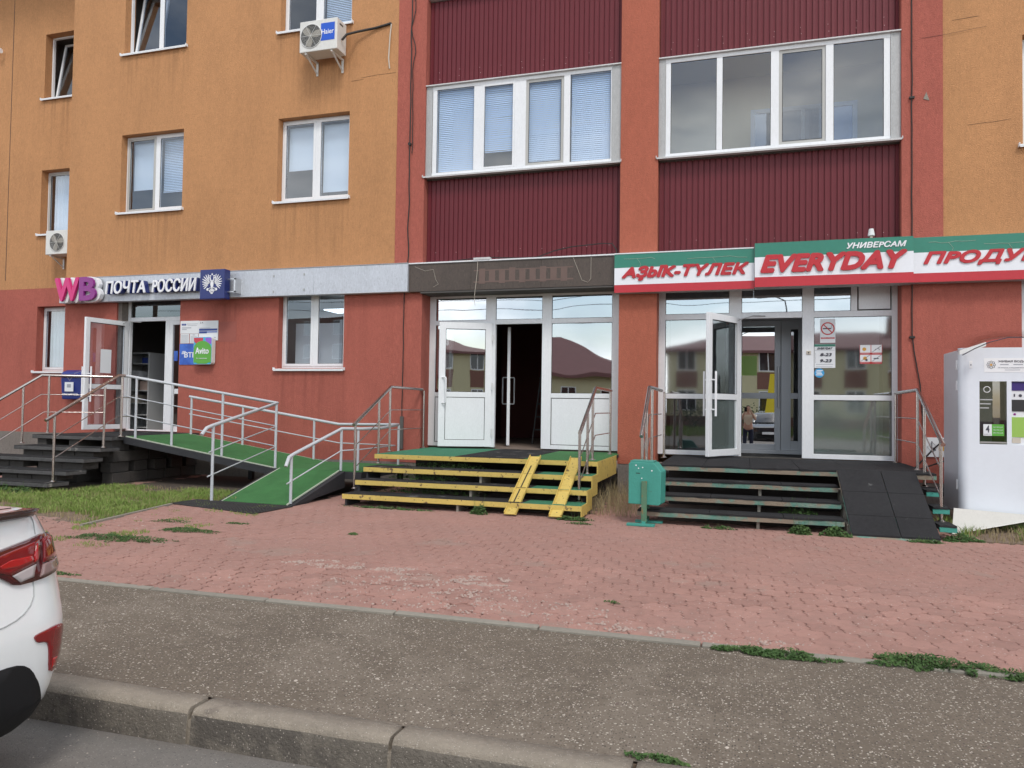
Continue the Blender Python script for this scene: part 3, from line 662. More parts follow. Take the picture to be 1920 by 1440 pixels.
# ---------------------------------------------------------------- silver and brown fascia bands
b = MB(); xs = [-13.57, -10.6, -7.6, -5.72]
for a, c in zip(xs, xs[1:]): 
    b = MB().box(a+.0015, c-.0015, -.16, -.002, 3.4, 3.9); b.build('fascia_panel', 'silver_fascia', BL, bevel=.003)
MB().box(-13.57, -5.72, -.17, -.0, 3.902, 3.912).build('fascia_cap', 'grey_trim', BL)
fb = MB()
for (x, z) in ((-8.45, 3.77), (-8.45, 3.48), (-7.8, 3.78), (-7.8, 3.5)): fb.box(x-.012, x+.012, -.172, -.162, z-.02, z+.02)
fb.build('bracket_stub', 'grey_trim', BL)
for a, c in ((-5.715, -4.55), (-4.547, -3.3), (-3.297, -2.055)):
    MB().box(a, c, -.11, -.015, 3.4, 3.885).build('fascia_panel', 'brown_fascia', BL, bevel=.002)
gb = MB()
for (a, c, z0, z1) in ((-4.5, -2.75, 3.52, 3.545), (-4.5, -2.75, 3.72, 3.74)): gb.box(a, c, -.1125, -.1105, z0, z1)
for i in range(9): gb.box(-4.4+i*.18, -4.29+i*.18, -.1127, -.1105, 3.5+.02*(i % 2), 3.76-.02*(i % 3))
gb.build('ghost_lettering', 'ghost_letters', BL)
MB().box(-5.72, -2.05, -.13, .1, 3.888, 3.91).build('fascia_cap', 'paper', BL)
MB().box(-5.5, -2.0, -.1, .36, 3.37, 3.398).build('soffit', 'soffit_dark', BL)
MB().box(-1.39, 2.18, -.1, .32, 3.37, 3.398).build('soffit', 'soffit_dark', BL)
MB().box(-5.5, -2.0, .15, .4, 3.41, 3.95).build('lintel', 'soffit_dark', BL); MB().box(-1.39, 2.18, .15, .4, 3.41, 3.95).build('lintel', 'soffit_dark', BL)

# ---------------------------------------------------------------- shop front 1 (empty shop)
def handle(parent, p0, p1, out, m='letter_white', r=.012):
    p0, p1, out = Vector(p0), Vector(p1), Vector(out)
    return MB().tube([p0, p0+out*.9, p0+out+(p1-p0)*.05, p1+out-(p1-p0)*.05, p1+out*.9, p1], r, 8).build('handle', m, parent)
Y1 = .35
b = MB()
for a, c in ((-5.5, -5.38), (-4.42, -4.24), (-3.39, -3.22), (-2.17, -2.0)): b.box(a, c, Y1, Y1+.07, .68, 3.37)
for a, c in ((-5.38, -4.42), (-4.24, -3.39), (-3.22, -2.17)): b.box(a, c, Y1+.003, Y1+.067, 2.85, 2.93); b.box(a, c, Y1+.003, Y1+.067, 3.33, 3.37)
for a, c in ((-5.38, -5.1), (-3.22, -2.17)): b.box(a, c, Y1+.003, Y1+.067, 1.56, 1.64); b.box(a, c, Y1+.003, Y1+.067, .68, .75)
b.box(-5.12, -5.06, Y1+.002, Y1+.068, .68, 2.85)
SF = b.build('shopfront_frame', 'white_pvc', BL, bevel=.004)
for a, c, z0, z1 in ((-5.38, -4.42, 2.93, 3.33), (-4.24, -3.39, 2.93, 3.33), (-3.22, -2.17, 2.93, 3.33), (-3.22, -2.17, 1.64, 2.85), (-5.38, -5.12, 1.64, 2.85)):
    pane(SF, a, c, z0, z1, Y1+.02, 'glass_shop'); g = MB(); gasket(g, a, c, z0, z1, Y1+.012); g.build('gasket', 'seal_black', SF)
for a, c in ((-3.22, -2.17), (-5.38, -5.12)):
    box('infill_panel', 'white_pvc', SF, a+.012, c-.012, Y1+.012, Y1+.03, .762, 1.548); g = MB(); gasket(g, a, c, .75, 1.56, Y1+.01); g.build('gasket', 'seal_black', SF)
def door_leaf(name, hx, hy, ang, wd, z0, z1, rail, m='white_pvc', gl='glass_shop', low='panel', t=.055, st=.115, label=None, parent=BL):
    """leaf hinged at (hx, hy), width along direction ang; local mesh then rotated"""
    root = None; d = Vector((cos(ang), sin(ang), 0)); n = Vector((-sin(ang), cos(ang), 0))
    def T(b): b.v = [tuple(Vector((hx, hy, 0))+d*x+n*y+Vector((0, 0, z))) for x, y, z in b.v]; return b
    b = MB(); frame_rect(b, 0, wd, z0, z1, -t/2, t/2, st); b.box(st, wd-st, -t/2+.002, t/2-.002, rail-.045, rail+.045)
    D = T(b).build(name, m, parent, origin=(hx, hy, z0), bevel=.004, label=label)
    g = MB(); gasket(g, st, wd-st, rail+.045, z1-st, -t/2+.002); gasket(g, st, wd-st, z0+st, rail-.045, -t/2+.002)
    gasket(g, st, wd-st, rail+.045, z1-st, t/2-.006); T(g).build('gasket', 'seal_black', D)
    T(MB().box(st, wd-st, -.004, .004, rail+.045, z1-st)).build('pane', gl, D)
    if low == 'panel': T(MB().box(st+.01, wd-st-.01, -.018, .018, z0+st+.01, rail-.055)).build('infill_panel', m, D)
    else: T(MB().box(st, wd-st, -.004, .004, z0+st, rail-.045)).build('pane', low, D)
    return D, (lambda x, y, z: Vector((hx, hy, 0))+d*x+n*y+Vector((0, 0, z)))
# outer leaf, standing ajar: hinge right, free edge left and towards the street
ang = pi+.36
D1, q = door_leaf('door', -4.3, Y1, ang, .93, .69, 2.87, 1.6)
for s in (-1, 1): handle(D1, q(.87, s*.03, 1.45), q(.87, s*.03, 1.9), q(.80, s*.1, 0)-q(.87, s*.03, 0))
hg = MB()
for z in (.95, 1.75, 2.6): hg.tube([(-4.275, Y1-.04, z-.06), (-4.275, Y1-.04, z+.06)], .014, 8)
hg.build('hinge', 'cream_pvc', D1)
D2, q = door_leaf('door', -4.11, Y1+.4, R(107.5), .8, .7, 2.84, 1.6, low='glass_door', gl='glass_door', st=.09)
for s in (-1, 1): handle(D2, q(.7, s*.03, 1.45), q(.7, s*.03, 1.95), q(.7, s*.11, 0)-q(.7, s*.03, 0))
# dark empty room
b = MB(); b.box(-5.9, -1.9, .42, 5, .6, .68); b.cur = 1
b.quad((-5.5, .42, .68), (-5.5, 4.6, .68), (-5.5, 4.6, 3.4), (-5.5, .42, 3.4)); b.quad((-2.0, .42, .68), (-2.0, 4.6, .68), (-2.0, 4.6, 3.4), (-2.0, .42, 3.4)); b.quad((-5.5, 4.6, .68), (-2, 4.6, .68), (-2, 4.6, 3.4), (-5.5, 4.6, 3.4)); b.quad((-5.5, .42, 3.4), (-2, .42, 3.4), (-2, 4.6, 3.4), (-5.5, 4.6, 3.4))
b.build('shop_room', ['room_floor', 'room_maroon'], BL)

# ---------------------------------------------------------------- shop front 2 (grocery)
Y2 = .3
b = MB()
for a, c in ((-1.39, -1.37+.01), (-.16, -.08+.02), (.83, .86), (.86, 1.0), (2.12, 2.18)): pass
for a, c in ((-1.39, -1.28), (-.27, -.08), (.83, 1.0), (2.1, 2.18)): b.box(a, c, Y2, Y2+.07, .66, 3.37)
for a, c in ((-1.28, -.27), (-.08, .83), (1.0, 2.1)): b.box(a, c, Y2+.003, Y2+.067, 2.86, 2.95)
for a, c in ((-1.28, -.27), (1.0, 2.1)): b.box(a, c, Y2+.003, Y2+.067, 1.57, 1.65); b.box(a, c, Y2+.003, Y2+.067, .66, .735)
b.box(1.53, 1.62, Y2+.002, Y2+.068, 2.95, 3.37)
SG = b.build('shopfront_frame', 'white_pvc', BL, bevel=.004)
for a, c, z0, z1, m in ((-1.28, -.27, 2.95, 3.37, 'glass_shop'), (-.08, .83, 2.95, 3.37, 'glass_shop'), (1.0, 1.53, 2.95, 3.37, 'glass_shop'), (-1.28, -.27, 1.65, 2.86, 'glass_soft'), (-1.28, -.27, .735, 1.57, 'glass_dark'), (1.0, 2.1, 1.65, 2.86, 'glass_soft'), (1.0, 2.1, .735, 1.57, 'glass_frost')):
    pane(SG, a, c, z0, z1, Y2+.02, m); g = MB(); gasket(g, a, c, z0, z1, Y2+.012); g.build('gasket', 'seal_black', SG)
box('infill_panel', 'white_pvc', SG, 1.64, 2.08, Y2+.01, Y2+.04, 2.97, 3.36)
# outer leaf thrown open towards the street
ang = R(242)
D3, q = door_leaf('door', -.12, Y2-.02, ang, .95, .69, 2.87, 1.6, low='glass_frost', gl='glass_shop', st=.1)
for s in (-1, 1):
    hb = MB(); hb.box(0, 0, 0, 0, 0, 0); hb = MB(); p = q(.87, s*.1, 1.3); p2 = q(.87, s*.1, 1.98); hb.tube([p, p2], .016, 10)
    for z in (1.4, 1.85): hb.tube([q(.87, s*.02, z), q(.87, s*.1, z)], .011, 8)
    hb.build('handle', 'letter_white', D3)
MB().tube([q(.1, .04, 2.82), (.1, Y2-.03, 2.9), (.28, Y2-.02, 2.89)], .008, 6).build('door_closer', 'grey_trim', D3)
# vestibule and grey inner door with mirror glass
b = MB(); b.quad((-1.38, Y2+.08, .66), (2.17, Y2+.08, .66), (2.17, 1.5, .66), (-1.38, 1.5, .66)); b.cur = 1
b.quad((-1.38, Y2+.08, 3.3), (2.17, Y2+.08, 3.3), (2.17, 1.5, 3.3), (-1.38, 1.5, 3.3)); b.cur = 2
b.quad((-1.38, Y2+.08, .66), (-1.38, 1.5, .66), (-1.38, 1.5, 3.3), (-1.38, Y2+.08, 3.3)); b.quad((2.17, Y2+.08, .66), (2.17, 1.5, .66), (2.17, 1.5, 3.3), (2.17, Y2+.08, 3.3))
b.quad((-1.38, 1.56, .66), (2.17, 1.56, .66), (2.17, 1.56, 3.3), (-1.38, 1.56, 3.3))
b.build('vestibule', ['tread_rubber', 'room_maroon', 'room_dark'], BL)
YI = 1.45
b = MB(); b.box(-1.3, -.35, YI, YI+.06, .66, 2.97)
frame_rect(b, -.35, .56, .72, 2.95, YI, YI+.06, .1); b.box(-.25, .46, YI+.002, YI+.058, 1.6, 1.7)
frame_rect(b, .565, 1.0, .72, 2.95, YI, YI+.06, .16); b.box(.725, .84, YI+.002, YI+.058, 1.6, 1.7); b.box(-1.3, 2.1, YI+.001, YI+.06, 2.955, 3.02); b.box(1.0, 2.1, YI+.001, YI+.06, .66, 2.95)
b.box(-1.3, 2.1, YI-.12, YI+.05, .66, .72)
ID = b.build('inner_door', 'alu_grey', BL, bevel=.004)
pane(ID, -.25, .46, 1.7, 2.85, YI+.02, 'glass_mirror'); pane(ID, -.25, .46, .82, 1.6, YI+.02, 'glass_mirror'); pane(ID, .725, .84, .88, 1.6, YI+.02, 'glass_dark'); pane(ID, .725, .84, 1.7, 2.79, YI+.02, 'glass_dark')
hb = MB().tube([(.52, YI-.07, 1.45), (.52, YI-.07, 2.15)], .014, 10)
for z in (1.55, 2.05): hb.tube([(.52, YI, z), (.52, YI-.07, z)], .012, 8)
hb.build('handle', 'steel_light', ID)
# rough cement threshold
box('threshold', 'cement_block', BL, -.08, .83, .1, .3, .62, .665)

# ---------------------------------------------------------------- post office entrance
Y3 = .2
b = MB(); frame_rect(b, -12.14, -10.69, .8, 3.5, Y3, Y3+.07, .06, .03)
b.box(-12.08, -10.75, Y3+.003, Y3+.067, 3.03, 3.11); b.box(-11.2, -11.1, Y3+.002, Y3+.068, .83, 3.03)
PF = b.build('entrance_frame', 'white_pvc', BL, bevel=.004)
box('reveal_patch', 'plinth_concrete', PF, -12.238, -12.145, .04, Y3+.06, .8, 3.5)
pane(PF, -12.08, -10.75, 3.11, 3.44, Y3+.02, 'glass_dark')
sb = MB(); frame_rect(sb, -11.1, -10.74, .83, 3.03, Y3+.005, Y3+.055, .08); sb.box(-11.02, -10.82, Y3+.007, Y3+.053, 1.56, 1.66); sb.build('sidelight', 'white_pvc', PF)
pane(PF, -11.02, -10.82, .91, 1.56, Y3+.02, 'glass_window'); pane(PF, -11.02, -10.82, 1.66, 2.95, Y3+.02, 'glass_window')
D4, q = door_leaf('door', -12.12, Y3-.02, R(264), .96, .84, 3.02, 1.68, low='glass_window', gl='glass_window', st=.09)
for s in (-1, 1):
    hb = MB().tube([q(.9, s*.12, 1.38), q(.9, s*.12, 2.06)], .016, 10)
    for z in (1.48, 1.92): hb.tube([q(.9, s*.02, z), q(.9, s*.12, z)], .012, 8)
    hb.build('handle', 'letter_white', D4)
MB().tube([q(.15, .04, 2.97), (-12.0, .05, 3.02), (-11.75, .14, 3.0)], .009, 6).build('door_closer', 'grey_trim', D4)
b = MB(); d_ = Vector((cos(R(264)), sin(R(264)), 0)); 
pp = [q(.38, .012, 1.95), q(.62, .012, 1.95), q(.62, .012, 2.42), q(.38, .012, 2.42)]; b.add(pp+[v+Vector((.002, 0, 0)) for v in pp], [(0, 1, 2, 3), (4, 5, 6, 7)]); b.build('paper_notice', 'paper', D4)
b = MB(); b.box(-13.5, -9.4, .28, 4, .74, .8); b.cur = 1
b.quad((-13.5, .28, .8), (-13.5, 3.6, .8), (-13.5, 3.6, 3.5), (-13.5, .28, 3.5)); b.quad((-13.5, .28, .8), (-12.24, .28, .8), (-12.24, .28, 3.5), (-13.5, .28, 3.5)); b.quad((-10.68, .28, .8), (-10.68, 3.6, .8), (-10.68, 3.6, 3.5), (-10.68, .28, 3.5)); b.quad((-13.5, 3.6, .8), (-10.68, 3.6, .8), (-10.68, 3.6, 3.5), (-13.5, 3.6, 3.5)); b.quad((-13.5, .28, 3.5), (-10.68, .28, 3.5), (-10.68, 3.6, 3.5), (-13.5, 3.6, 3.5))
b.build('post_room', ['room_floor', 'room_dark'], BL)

# ---------------------------------------------------------------- shop signs
def signboard(label, x0, x1, y, z0, z1, zg, zr, shadow=True):
    t = thing('shop_sign', label, 'sign', ((x0+x1)/2, y, z0), 'green white and red grocery sign boards')
    b = MB(); b.box(x0, x1, y, -.005, z0, z1); bd = b.build('backing', 'grey_trim', t)
    box('green_band', 'sign_green', t, x0, x1, y-.004, y-.0005, zg, z1); box('white_band', 'sign_white', t, x0, x1, y-.004, y-.0005, zr, zg-.0005); box('red_band', 'sign_red', t, x0, x1, y-.004, y-.0005, z0, zr-.0005)
    return t
SA = signboard('grocery sign board reading АҘЫҠ-ТҮЛЕК in red, leftmost of the three', -2.05, .105, -.19, 3.26, 3.88, 3.66, 3.385)
text('АҘЫҠ-ТҮЛЕК', -1.93, .03, 3.44, 3.68, -.196, 'letter_red', SA, 'lettering', .012, .28, bold=.06)
MB().poly([(-1.33, -.209, 3.635), (-1.22, -.209, 3.635), (-1.205, -.209, 3.68), (-1.315, -.209, 3.68)], (0, .012, 0)).build('lettering', 'letter_red', SA)
SB = signboard('projecting grocery sign board reading EVERYDAY under the word УНИВЕРСАМ', .11, 2.29, -.27, 3.27, 3.94, 3.725, 3.42)
text('EVERYDAY', .19, 2.21, 3.475, 3.755, -.276, 'letter_red', SB, 'lettering', .02, .28, bold=.075)
text('УНИВЕРСАМ', 1.4, 2.2, 3.795, 3.885, -.275, 'letter_white', SB, 'small_lettering', .004, .25, bold=.045)
SC = signboard('grocery sign board reading ПРОДУКТЫ, running out of frame above the vending machine', 2.295, 5.6, -.19, 3.28, 3.93, 3.71, 3.41)
text('ПРОДУКТЫ', 2.43, 4.42, 3.5, 3.72, -.196, 'letter_red', SC, 'lettering', .012, .28, bold=.06)
for t, cr_ in ((SA, [(-1.9, 3.8, .5), (-.9, 3.77, .9)]), (SC, [(2.5, 3.85, .6), (3.2, 3.8, .7)])):
    for (x, z, l) in cr_:
        y = -.196; pts = [(x+l*i/7, y, z+.05*mnoise.noise(Vector((x+i*.9, 2, 1)))) for i in range(8)]
        b = MB().tube(pts, .0025, 4); b.tube([pts[3], (pts[3][0]+.06, y, z-.09), (pts[3][0]+.04, y, z-.13)], .002, 4); b.build('foil_crack', 'turf_trim', t)
MB().box(-2.05, .1, -.2, -.01, 3.882, 3.9).build('cap_strip', 'paper', SA)

# WB letters: magenta W, purple B, with white rims
t = thing('parcel_point_sign', 'magenta and purple WB letters with white rims at the left end of the silver band', 'sign', (-12.9, -.3, 3.38))
for body, x0, x1, m in (('W', -13.47, -12.84, 'wb_magenta'), ('B', -12.84, -12.42, 'wb_purple')):
    text(body, x0, x1, 3.4, 3.88, -.32, m, t, 'letter', .05, .0, bold=.05)
    text(body, x0+.03, x1+.05, 3.375, 3.895, -.2, 'letter_white', t, 'letter_rim', .09, .0, bold=.085)
# post office letters
t = thing('post_office_sign', 'white raised letters ПОЧТА РОССИИ on the silver band', 'sign', (-11.1, -.3, 3.5))
for wd_, x0, x1 in (('ПОЧТА', -12.24, -11.26), ('РОССИИ', -11.1, -10.06)):
    text(wd_, x0, x1, 3.525, 3.785, -.29, 'letter_white', t, 'lettering', .02, .14, bold=.025)
    text(wd_, x0+.02, x1+.02, 3.525, 3.785, -.2, 'emblem_blue', t, 'letter_side', .088, .14, bold=.025)
b = MB(); b.box(-12.2, -10.05, -.195, -.165, 3.56, 3.6); b.box(-12.2, -10.05, -.195, -.165, 3.72, 3.74); b.build('mounting_rail', 'grey_trim', t)
# double headed eagle light box
t = thing('post_emblem_sign', 'dark blue square light box with a white double headed eagle', 'sign', (-9.6, -.4, 3.34))
MB().box(-9.88, -9.33, -.43, -.26, 3.34, 3.9).build('light_box', 'emblem_blue', t, bevel=.012)
for z in (3.48, 3.72): MB().box(-9.33, -9.16, -.34, -.31, z-.012, z+.012).build('bracket', 'steel_light', t); 
MB().box(-9.19, -9.16, -.34, -.16, 3.46, 3.74).build('bracket', 'steel_light', t)
eb = MB(); ex, ez, ey = -9.605, 3.62, -.434
def ep(pts):
    for s in (1, -1): eb.poly([(ex+s*x, ey, ez+z) for x, z in pts], (0, .006, 0))
def feather(x0, z0, ang, l, w_):
    c, s_ = cos(ang), sin(ang); pts = []
    for u, v in ((0, -.4), (.5, -.6), (.9, -.4), (1, 0), (.9, .4), (.5, .6), (0, .4)): pts.append((x0+c*u*l-s_*v*w_, z0+s_*u*l+c*v*w_))
    ep(pts)
for i in range(8):
    a = R(78-i*17); feather(.055+.05*cos(a), .02+.05*sin(a), a, .125+.015*sin(i*.8), .016)
for i in range(5): a = R(70-i*22); feather(.05, .02, a, .075, .012)
ep([(0, .085), (.03, .05), (.036, 0), (.022, -.06), (0, -.09)])
ep([(.008, .05), (.03, .09), (.028, .125), (.05, .135), (.068, .118), (.05, .115), (.046, .085), (.03, .05)])
ep([(.026, .142), (.022, .165), (.034, .155), (.042, .172), (.05, .158), (.062, .168), (.058, .145)])
ep([(0, .17), (.012, .17), (.018, .195), (.008, .19), (0, .21)])
for i in range(3): feather(.012, -.07, R(-62-i*18), .08, .012)
for s in (1, -1):
    eb.tube([(ex+s*x, ey+.003, ez+z) for x, z in ((.03, -.06), (.07, -.085), (.1, -.075), (.112, -.1), (.09, -.125), (.06, -.11), (.04, -.15), (.0, -.165))], .007, 6)
    eb.disc((ex+s*.1, ey+.002, ez-.1), (0, -1, 0), .022, 12, .004)
ep([(0, -.15), (.02, -.155), (.025, -.18), (0, -.185)])
eb.build('eagle', 'letter_white', t)

# information boards right of the post office door
def sheet_board(name, label, x0, x1, z0, z1, m, lines=(), y=-.012, group=None, cat='notice'):
    t = thing(name, label, cat, ((x0+x1)/2, y, z0), group); box('board', m, t, x0, x1, y, -.001, z0, z1)
    b = MB()
    for (u0, u1, v, h) in lines: b.box(x0+(x1-x0)*u0, x0+(x1-x0)*u1, y-.0025, y-.0005, z0+(z1-z0)*v, z0+(z1-z0)*(v+h))
    if lines: b.build('print', 'print_grey', t)
    return t
G_ = 'information boards beside the post office door'
t = sheet_board('notice_board', 'white office board with a small dark logo, top left of the cluster', -10.655, -10.225, 2.74, 2.99, 'paper', [(.35+.0, .95, .74, .03), (.1, .6, .42, .06), (.1, .35, .3, .05), (.4, .9, .62, .02)], group=G_)
bb = MB(); [bb.box(-10.62+i*.035, -10.592+i*.035, -.016, -.0125, 2.9, 2.935) for i in range(3)]; bb.build('logo', 'paper_blue', t)
t = sheet_board('notice_board', 'white sheet marked 3А above blue lines, top right of the cluster', -10.22, -9.775, 2.6, 2.985, 'paper', [(.05, .6, .62, .02), (.1, .9, .14, .03), (.1, .8, .07, .02)], group=G_)
text('3 А', -10.19, -10.12, 2.93, 2.965, -.0125, 'print_dark', t, 'lettering', .002)
box('blue_band', 'paper_blue', t, -10.21, -9.79, -.0155, -.0125, 2.79, 2.83); box('blue_band', 'paper_blue', t, -10.21, -10.03, -.0155, -.0125, 2.74, 2.78); box('blue_band', 'bank_blue', t, -10.03, -9.79, -.0155, -.0125, 2.755, 2.775)
sheet_board('notice_sheet', 'narrow printed sheet above the word ВТБ, left one of two', -10.65, -10.45, 2.55, 2.735, 'paper', [(.1, .9, .1+i*.12, .03) for i in range(7)], y=-.008, group=G_)
sheet_board('notice_sheet', 'narrow printed sheet tucked above the green board, right one of two', -10.43, -10.24, 2.55, 2.735, 'paper', [(.15, .85, .1+i*.12, .03) for i in range(6)]+[(.35, .65, .85, .06)], y=-.008, group=G_)
t = sheet_board('bank_sign', 'square blue bank board reading ВТБ', -10.66, -10.2, 2.13, 2.54, 'bank_blue', cat='sign', group=G_)
text('ВТБ', -10.54, -10.27, 2.27, 2.375, -.0125, 'letter_white', t, 'lettering', .003, bold=.03)
bb = MB()
for i in range(3): bb.poly([(-10.61+i*.008, -.0155, 2.34+i*.022), (-10.53+i*.008, -.0155, 2.34+i*.022), (-10.524+i*.008, -.0155, 2.353+i*.022), (-10.604+i*.008, -.0155, 2.353+i*.022)], (0, .003, 0))
bb.build('wing_logo', 'letter_white', t)
t = thing('classifieds_sign', 'rounded green light box reading Avito with red, violet and cyan blobs', 'sign', (-10.0, -.1, 2.13))
def rrect(x0, x1, z0, z1, r, n=5):
    p = []
    for cx, cz, a0 in ((x1-r, z0+r, -90), (x1-r, z1-r, 0), (x0+r, z1-r, 90), (x0+r, z0+r, 180)):
        for i in range(n+1): a = R(a0+90*i/n); p.append((cx+r*cos(a), cz+r*sin(a)))
    return p
MB().poly([(x, -.12, z) for x, z in rrect(-10.24, -9.82, 2.13, 2.66, .05)], (0, .1, 0)).build('light_box', 'cream_pvc', t)
def clipbox(pts, x0, x1, z0, z1): return [(min(max(x, x0), x1), min(max(z, z0), z1)) for x, z in pts]
fx0, fx1, fz0, fz1 = -10.235, -9.825, 2.135, 2.655
MB().poly([(x, -.123, z) for x, z in rrect(fx0, fx1, fz0, fz1, .045)], (0, .0025, 0)).build('face', 'avito_cyan', t)
circ = lambda cx, cz, r, n=28: [(cx+r*cos(2*pi*i/n), cz+r*sin(2*pi*i/n)) for i in range(n)]
for cx, cz, r, m, yy in ((-10.13, 2.63, .11, 'avito_red', -.1255), (-9.87, 2.62, .1, 'avito_violet', -.1255), (-10.03, 2.35, .235, 'avito_green', -.128)):
    MB().poly([(x, yy, z) for x, z in clipbox(circ(cx, cz, r), fx0+.003, fx1-.003, fz0+.008, fz1-.01)], (0, .002, 0)).build('blob', m, t)
MB().box(fx0+.004, fx1-.004, -.1282, -.126, fz0+.03, 2.32).build('blob', 'avito_green', t)
text('Avito', -10.19, -9.88, 2.33, 2.455, -.1285, 'letter_white', t, 'lettering', .003, bold=.03)
text('Вы гениальны', -10.16, -9.92, 2.235, 2.26, -.1285, 'letter_white', t, 'small_lettering', .002)

# letterbox beside the post office steps, tied with string
t = thing('letterbox', 'blue wall letterbox with a sheet of paper tied on, beside the glass door', 'letterbox', (-13.1, -.12, 1.42))
MB().hexa([(-13.38, -.2, 1.42), (-12.86, -.2, 1.42), (-12.86, -.0, 1.42), (-13.38, -.0, 1.42), (-13.38, -.24, 1.86), (-12.86, -.24, 1.86), (-12.86, -.0, 1.9), (-13.38, -.0, 1.9)]).build('body', 'box_blue', t, bevel=.02)
lp = [(-.0, 1.9), (-.0, 2.0), (-.08, 2.02), (-.18, 1.98), (-.26, 1.9), (-.265, 1.865)]
MB().poly([(-13.39, y, z) for y, z in lp], (.54, 0, 0)).build('lid', 'box_blue', t, bevel=.008)
MB().box(-13.26, -13.04, -.246, -.238, 1.58, 1.77).build('paper_note', 'paper', t); MB().box(-13.2, -13.1, -.249, -.247, 1.66, 1.73).build('print', 'print_grey', t)
text('ПОЧТА РОССИИ', -13.33, -12.93, 1.5, 1.545, -.232, 'letter_white', t, 'lettering', .004)
MB().tube([(-13.2, -.27, 1.9), (-13.1, -.28, 1.8), (-13.0, -.25, 1.95), (-12.55, -.3, 2.05)], .003, 4).build('string', 'cable_white', t)

# ---------------------------------------------------------------- air conditioners
def aircon(x0, x1, z0, z1, y0, y1, label, logo=True, fanx=.31):
    t = thing('air_conditioner', label, 'air conditioner', ((x0+x1)/2, y0, z0), 'outdoor air conditioner units')
    MB().box(x0, x1, y0, y1, z0, z1).build('case', 'ac_white', t, bevel=.012)
    H = z1-z0; cx, cz, r = x0+(x1-x0)*fanx, z0+H*.5, H*.37
    MB().disc((cx, y0-.004, cz), (0, 1, 0), r, 28, .006).build('fan_well', 'ac_dark', t)
    fb = MB()
    for k in range(3):
        a = 2*pi*k/3+.3; pts = []
        for u, v in ((.18, -.18), (.55, -.34), (.9, -.3), (.95, .2), (.55, .3), (.2, .16)):
            pts.append((cx+r*(u*cos(a)-v*sin(a)), y0-.008-.004*v, cz+r*(u*sin(a)+v*cos(a))))
        fb.poly(pts, (0, .003, 0))
    fb.disc((cx, y0-.014, cz), (0, 1, 0), r*.22, 14, .006); fb.build('fan_blade', 'ac_blade', t)
    gb = MB()
    for k in range(1, 9): 
        rr = r*k/8.5; gb.tube([(cx+rr*cos(2*pi*i/24), y0-.022, cz+rr*sin(2*pi*i/24)) for i in range(25)], .0016, 3, cap=False)
    for k in range(6): a = 2*pi*k/6; gb.tube([(cx, y0-.021, cz), (cx+r*1.04*cos(a), y0-.014, cz+r*1.04*sin(a))], .003, 4)
    gb.tube([(cx+r*1.03*cos(2*pi*i/28), y0-.006, cz+r*1.03*sin(2*pi*i/28)) for i in range(29)], .008, 5, cap=False); gb.build('grille', 'cream_pvc', t)
    for xx in (x0+.12, x1-.12):
        b = MB(); b.beam((xx, y0+.02, z0-.018), (xx, -.0+max(y1, 0) if False else y1+.1, z0-.018), .035, .03); b.beam((xx, y0+.06, z0-.03), (xx, y1+.08, z0-.22), .03, .012); b.box(xx-.02, xx+.02, y1+.085, y1+.1, z0-.26, z0-.0)
        b.build('bracket', 'ac_white', t)
    if logo:
        b = MB().box(x1-.33, x1-.05, y0-.004, y0-.001, z0+H*.3, z0+H*.86); b.build('logo_plate', 'logo_blue', t)
        text('Haier', x1-.315, x1-.065, z0+H*.5, z0+H*.66, y0-.0045, 'letter_white', t, 'lettering', .002, 0, .01)
        MB().box(x1-.002, x1+.003, y0+.08, y0+.2, z1-.1, z1-.07).build('vent_slot', 'ac_dark', t)
    return t
aircon(-7.83, -7.06, 7.79, 8.36, -.44, -.11, 'white outdoor unit with a blue logo plate below an upper window')
t = aircon(-15.08, -14.3, 4.66, 5.2, .8, 1.09, 'white outdoor unit half hidden behind the wall corner at left', logo=False, fanx=.42)
MB().tube([(-7.04, -.3, 8.0), (-6.96, -.28, 8.1), (-6.85, -.1, 8.22), (-6.5, -.03, 8.28), (-6.22, -.02, 8.33), (-6.2, .05, 8.34)], .022, 7).build('insulated_pipe', 'cable_black', None)
tag(bpy.data.objects['insulated_pipe'], 'black insulated pipe from the upper air conditioner to a hole in the wall', 'pipe')
b = MB(); b.tube([(-6.2, -.015, 8.32), (-6.22, -.02, 8.1), (-6.24, -.02, 7.7), (-6.22, -.015, 7.5)], .012, 6)
tag(b.build('drain_hose', 'cable_white'), 'thin white drain hose hanging from the wall hole by the air conditioner', 'hose')
b = MB(); b.tube([(-17.2, 1.1, 9.66), (-16.95, 1.05, 9.66)], .02, 8); b.disc((-16.96, 1.05, 9.66), (1, 0, 0), .06, 14, .03)
tag(b.build('vent_pipe', 'letter_white'), 'small white pipe end sticking out of the far left wall', 'pipe')

# ---------------------------------------------------------------- cables on the facade
def cable(pts, r, m, label, name='cable', seg=5):
    o = MB().tube(pts, r, seg).build(name, m); return tag(o, label, 'cable')
def wob(x, y, z0, z1, n, amp, seed):
    return [(x+amp*mnoise.noise(Vector((i*.37, seed, 0))), y, z0+(z1-z0)*i/n) for i in range(n+1)]
cable(wob(-5.78, -.035, 3.93, 12, 50, .03, 1), .011, 'cable_black', 'thick black cable running up the left red pilaster')
cable(wob(-5.74, -.03, 5.9, 12, 40, .09, 7), .008, 'cable_black', 'slack black cable swinging beside the thick one on the left pilaster')
b = MB().disc((-5.78, -.06, 6.07), (0, 1, 0), .03, 10, .04); tag(b.build('cable_clip', 'cable_black'), 'round black cable clip on the left red pilaster', 'clip')
cable(wob(-5.84, -.03, .9, 3.4, 20, .012, 3), .009, 'cable_black', 'black cable on the left pilaster below the silver band')
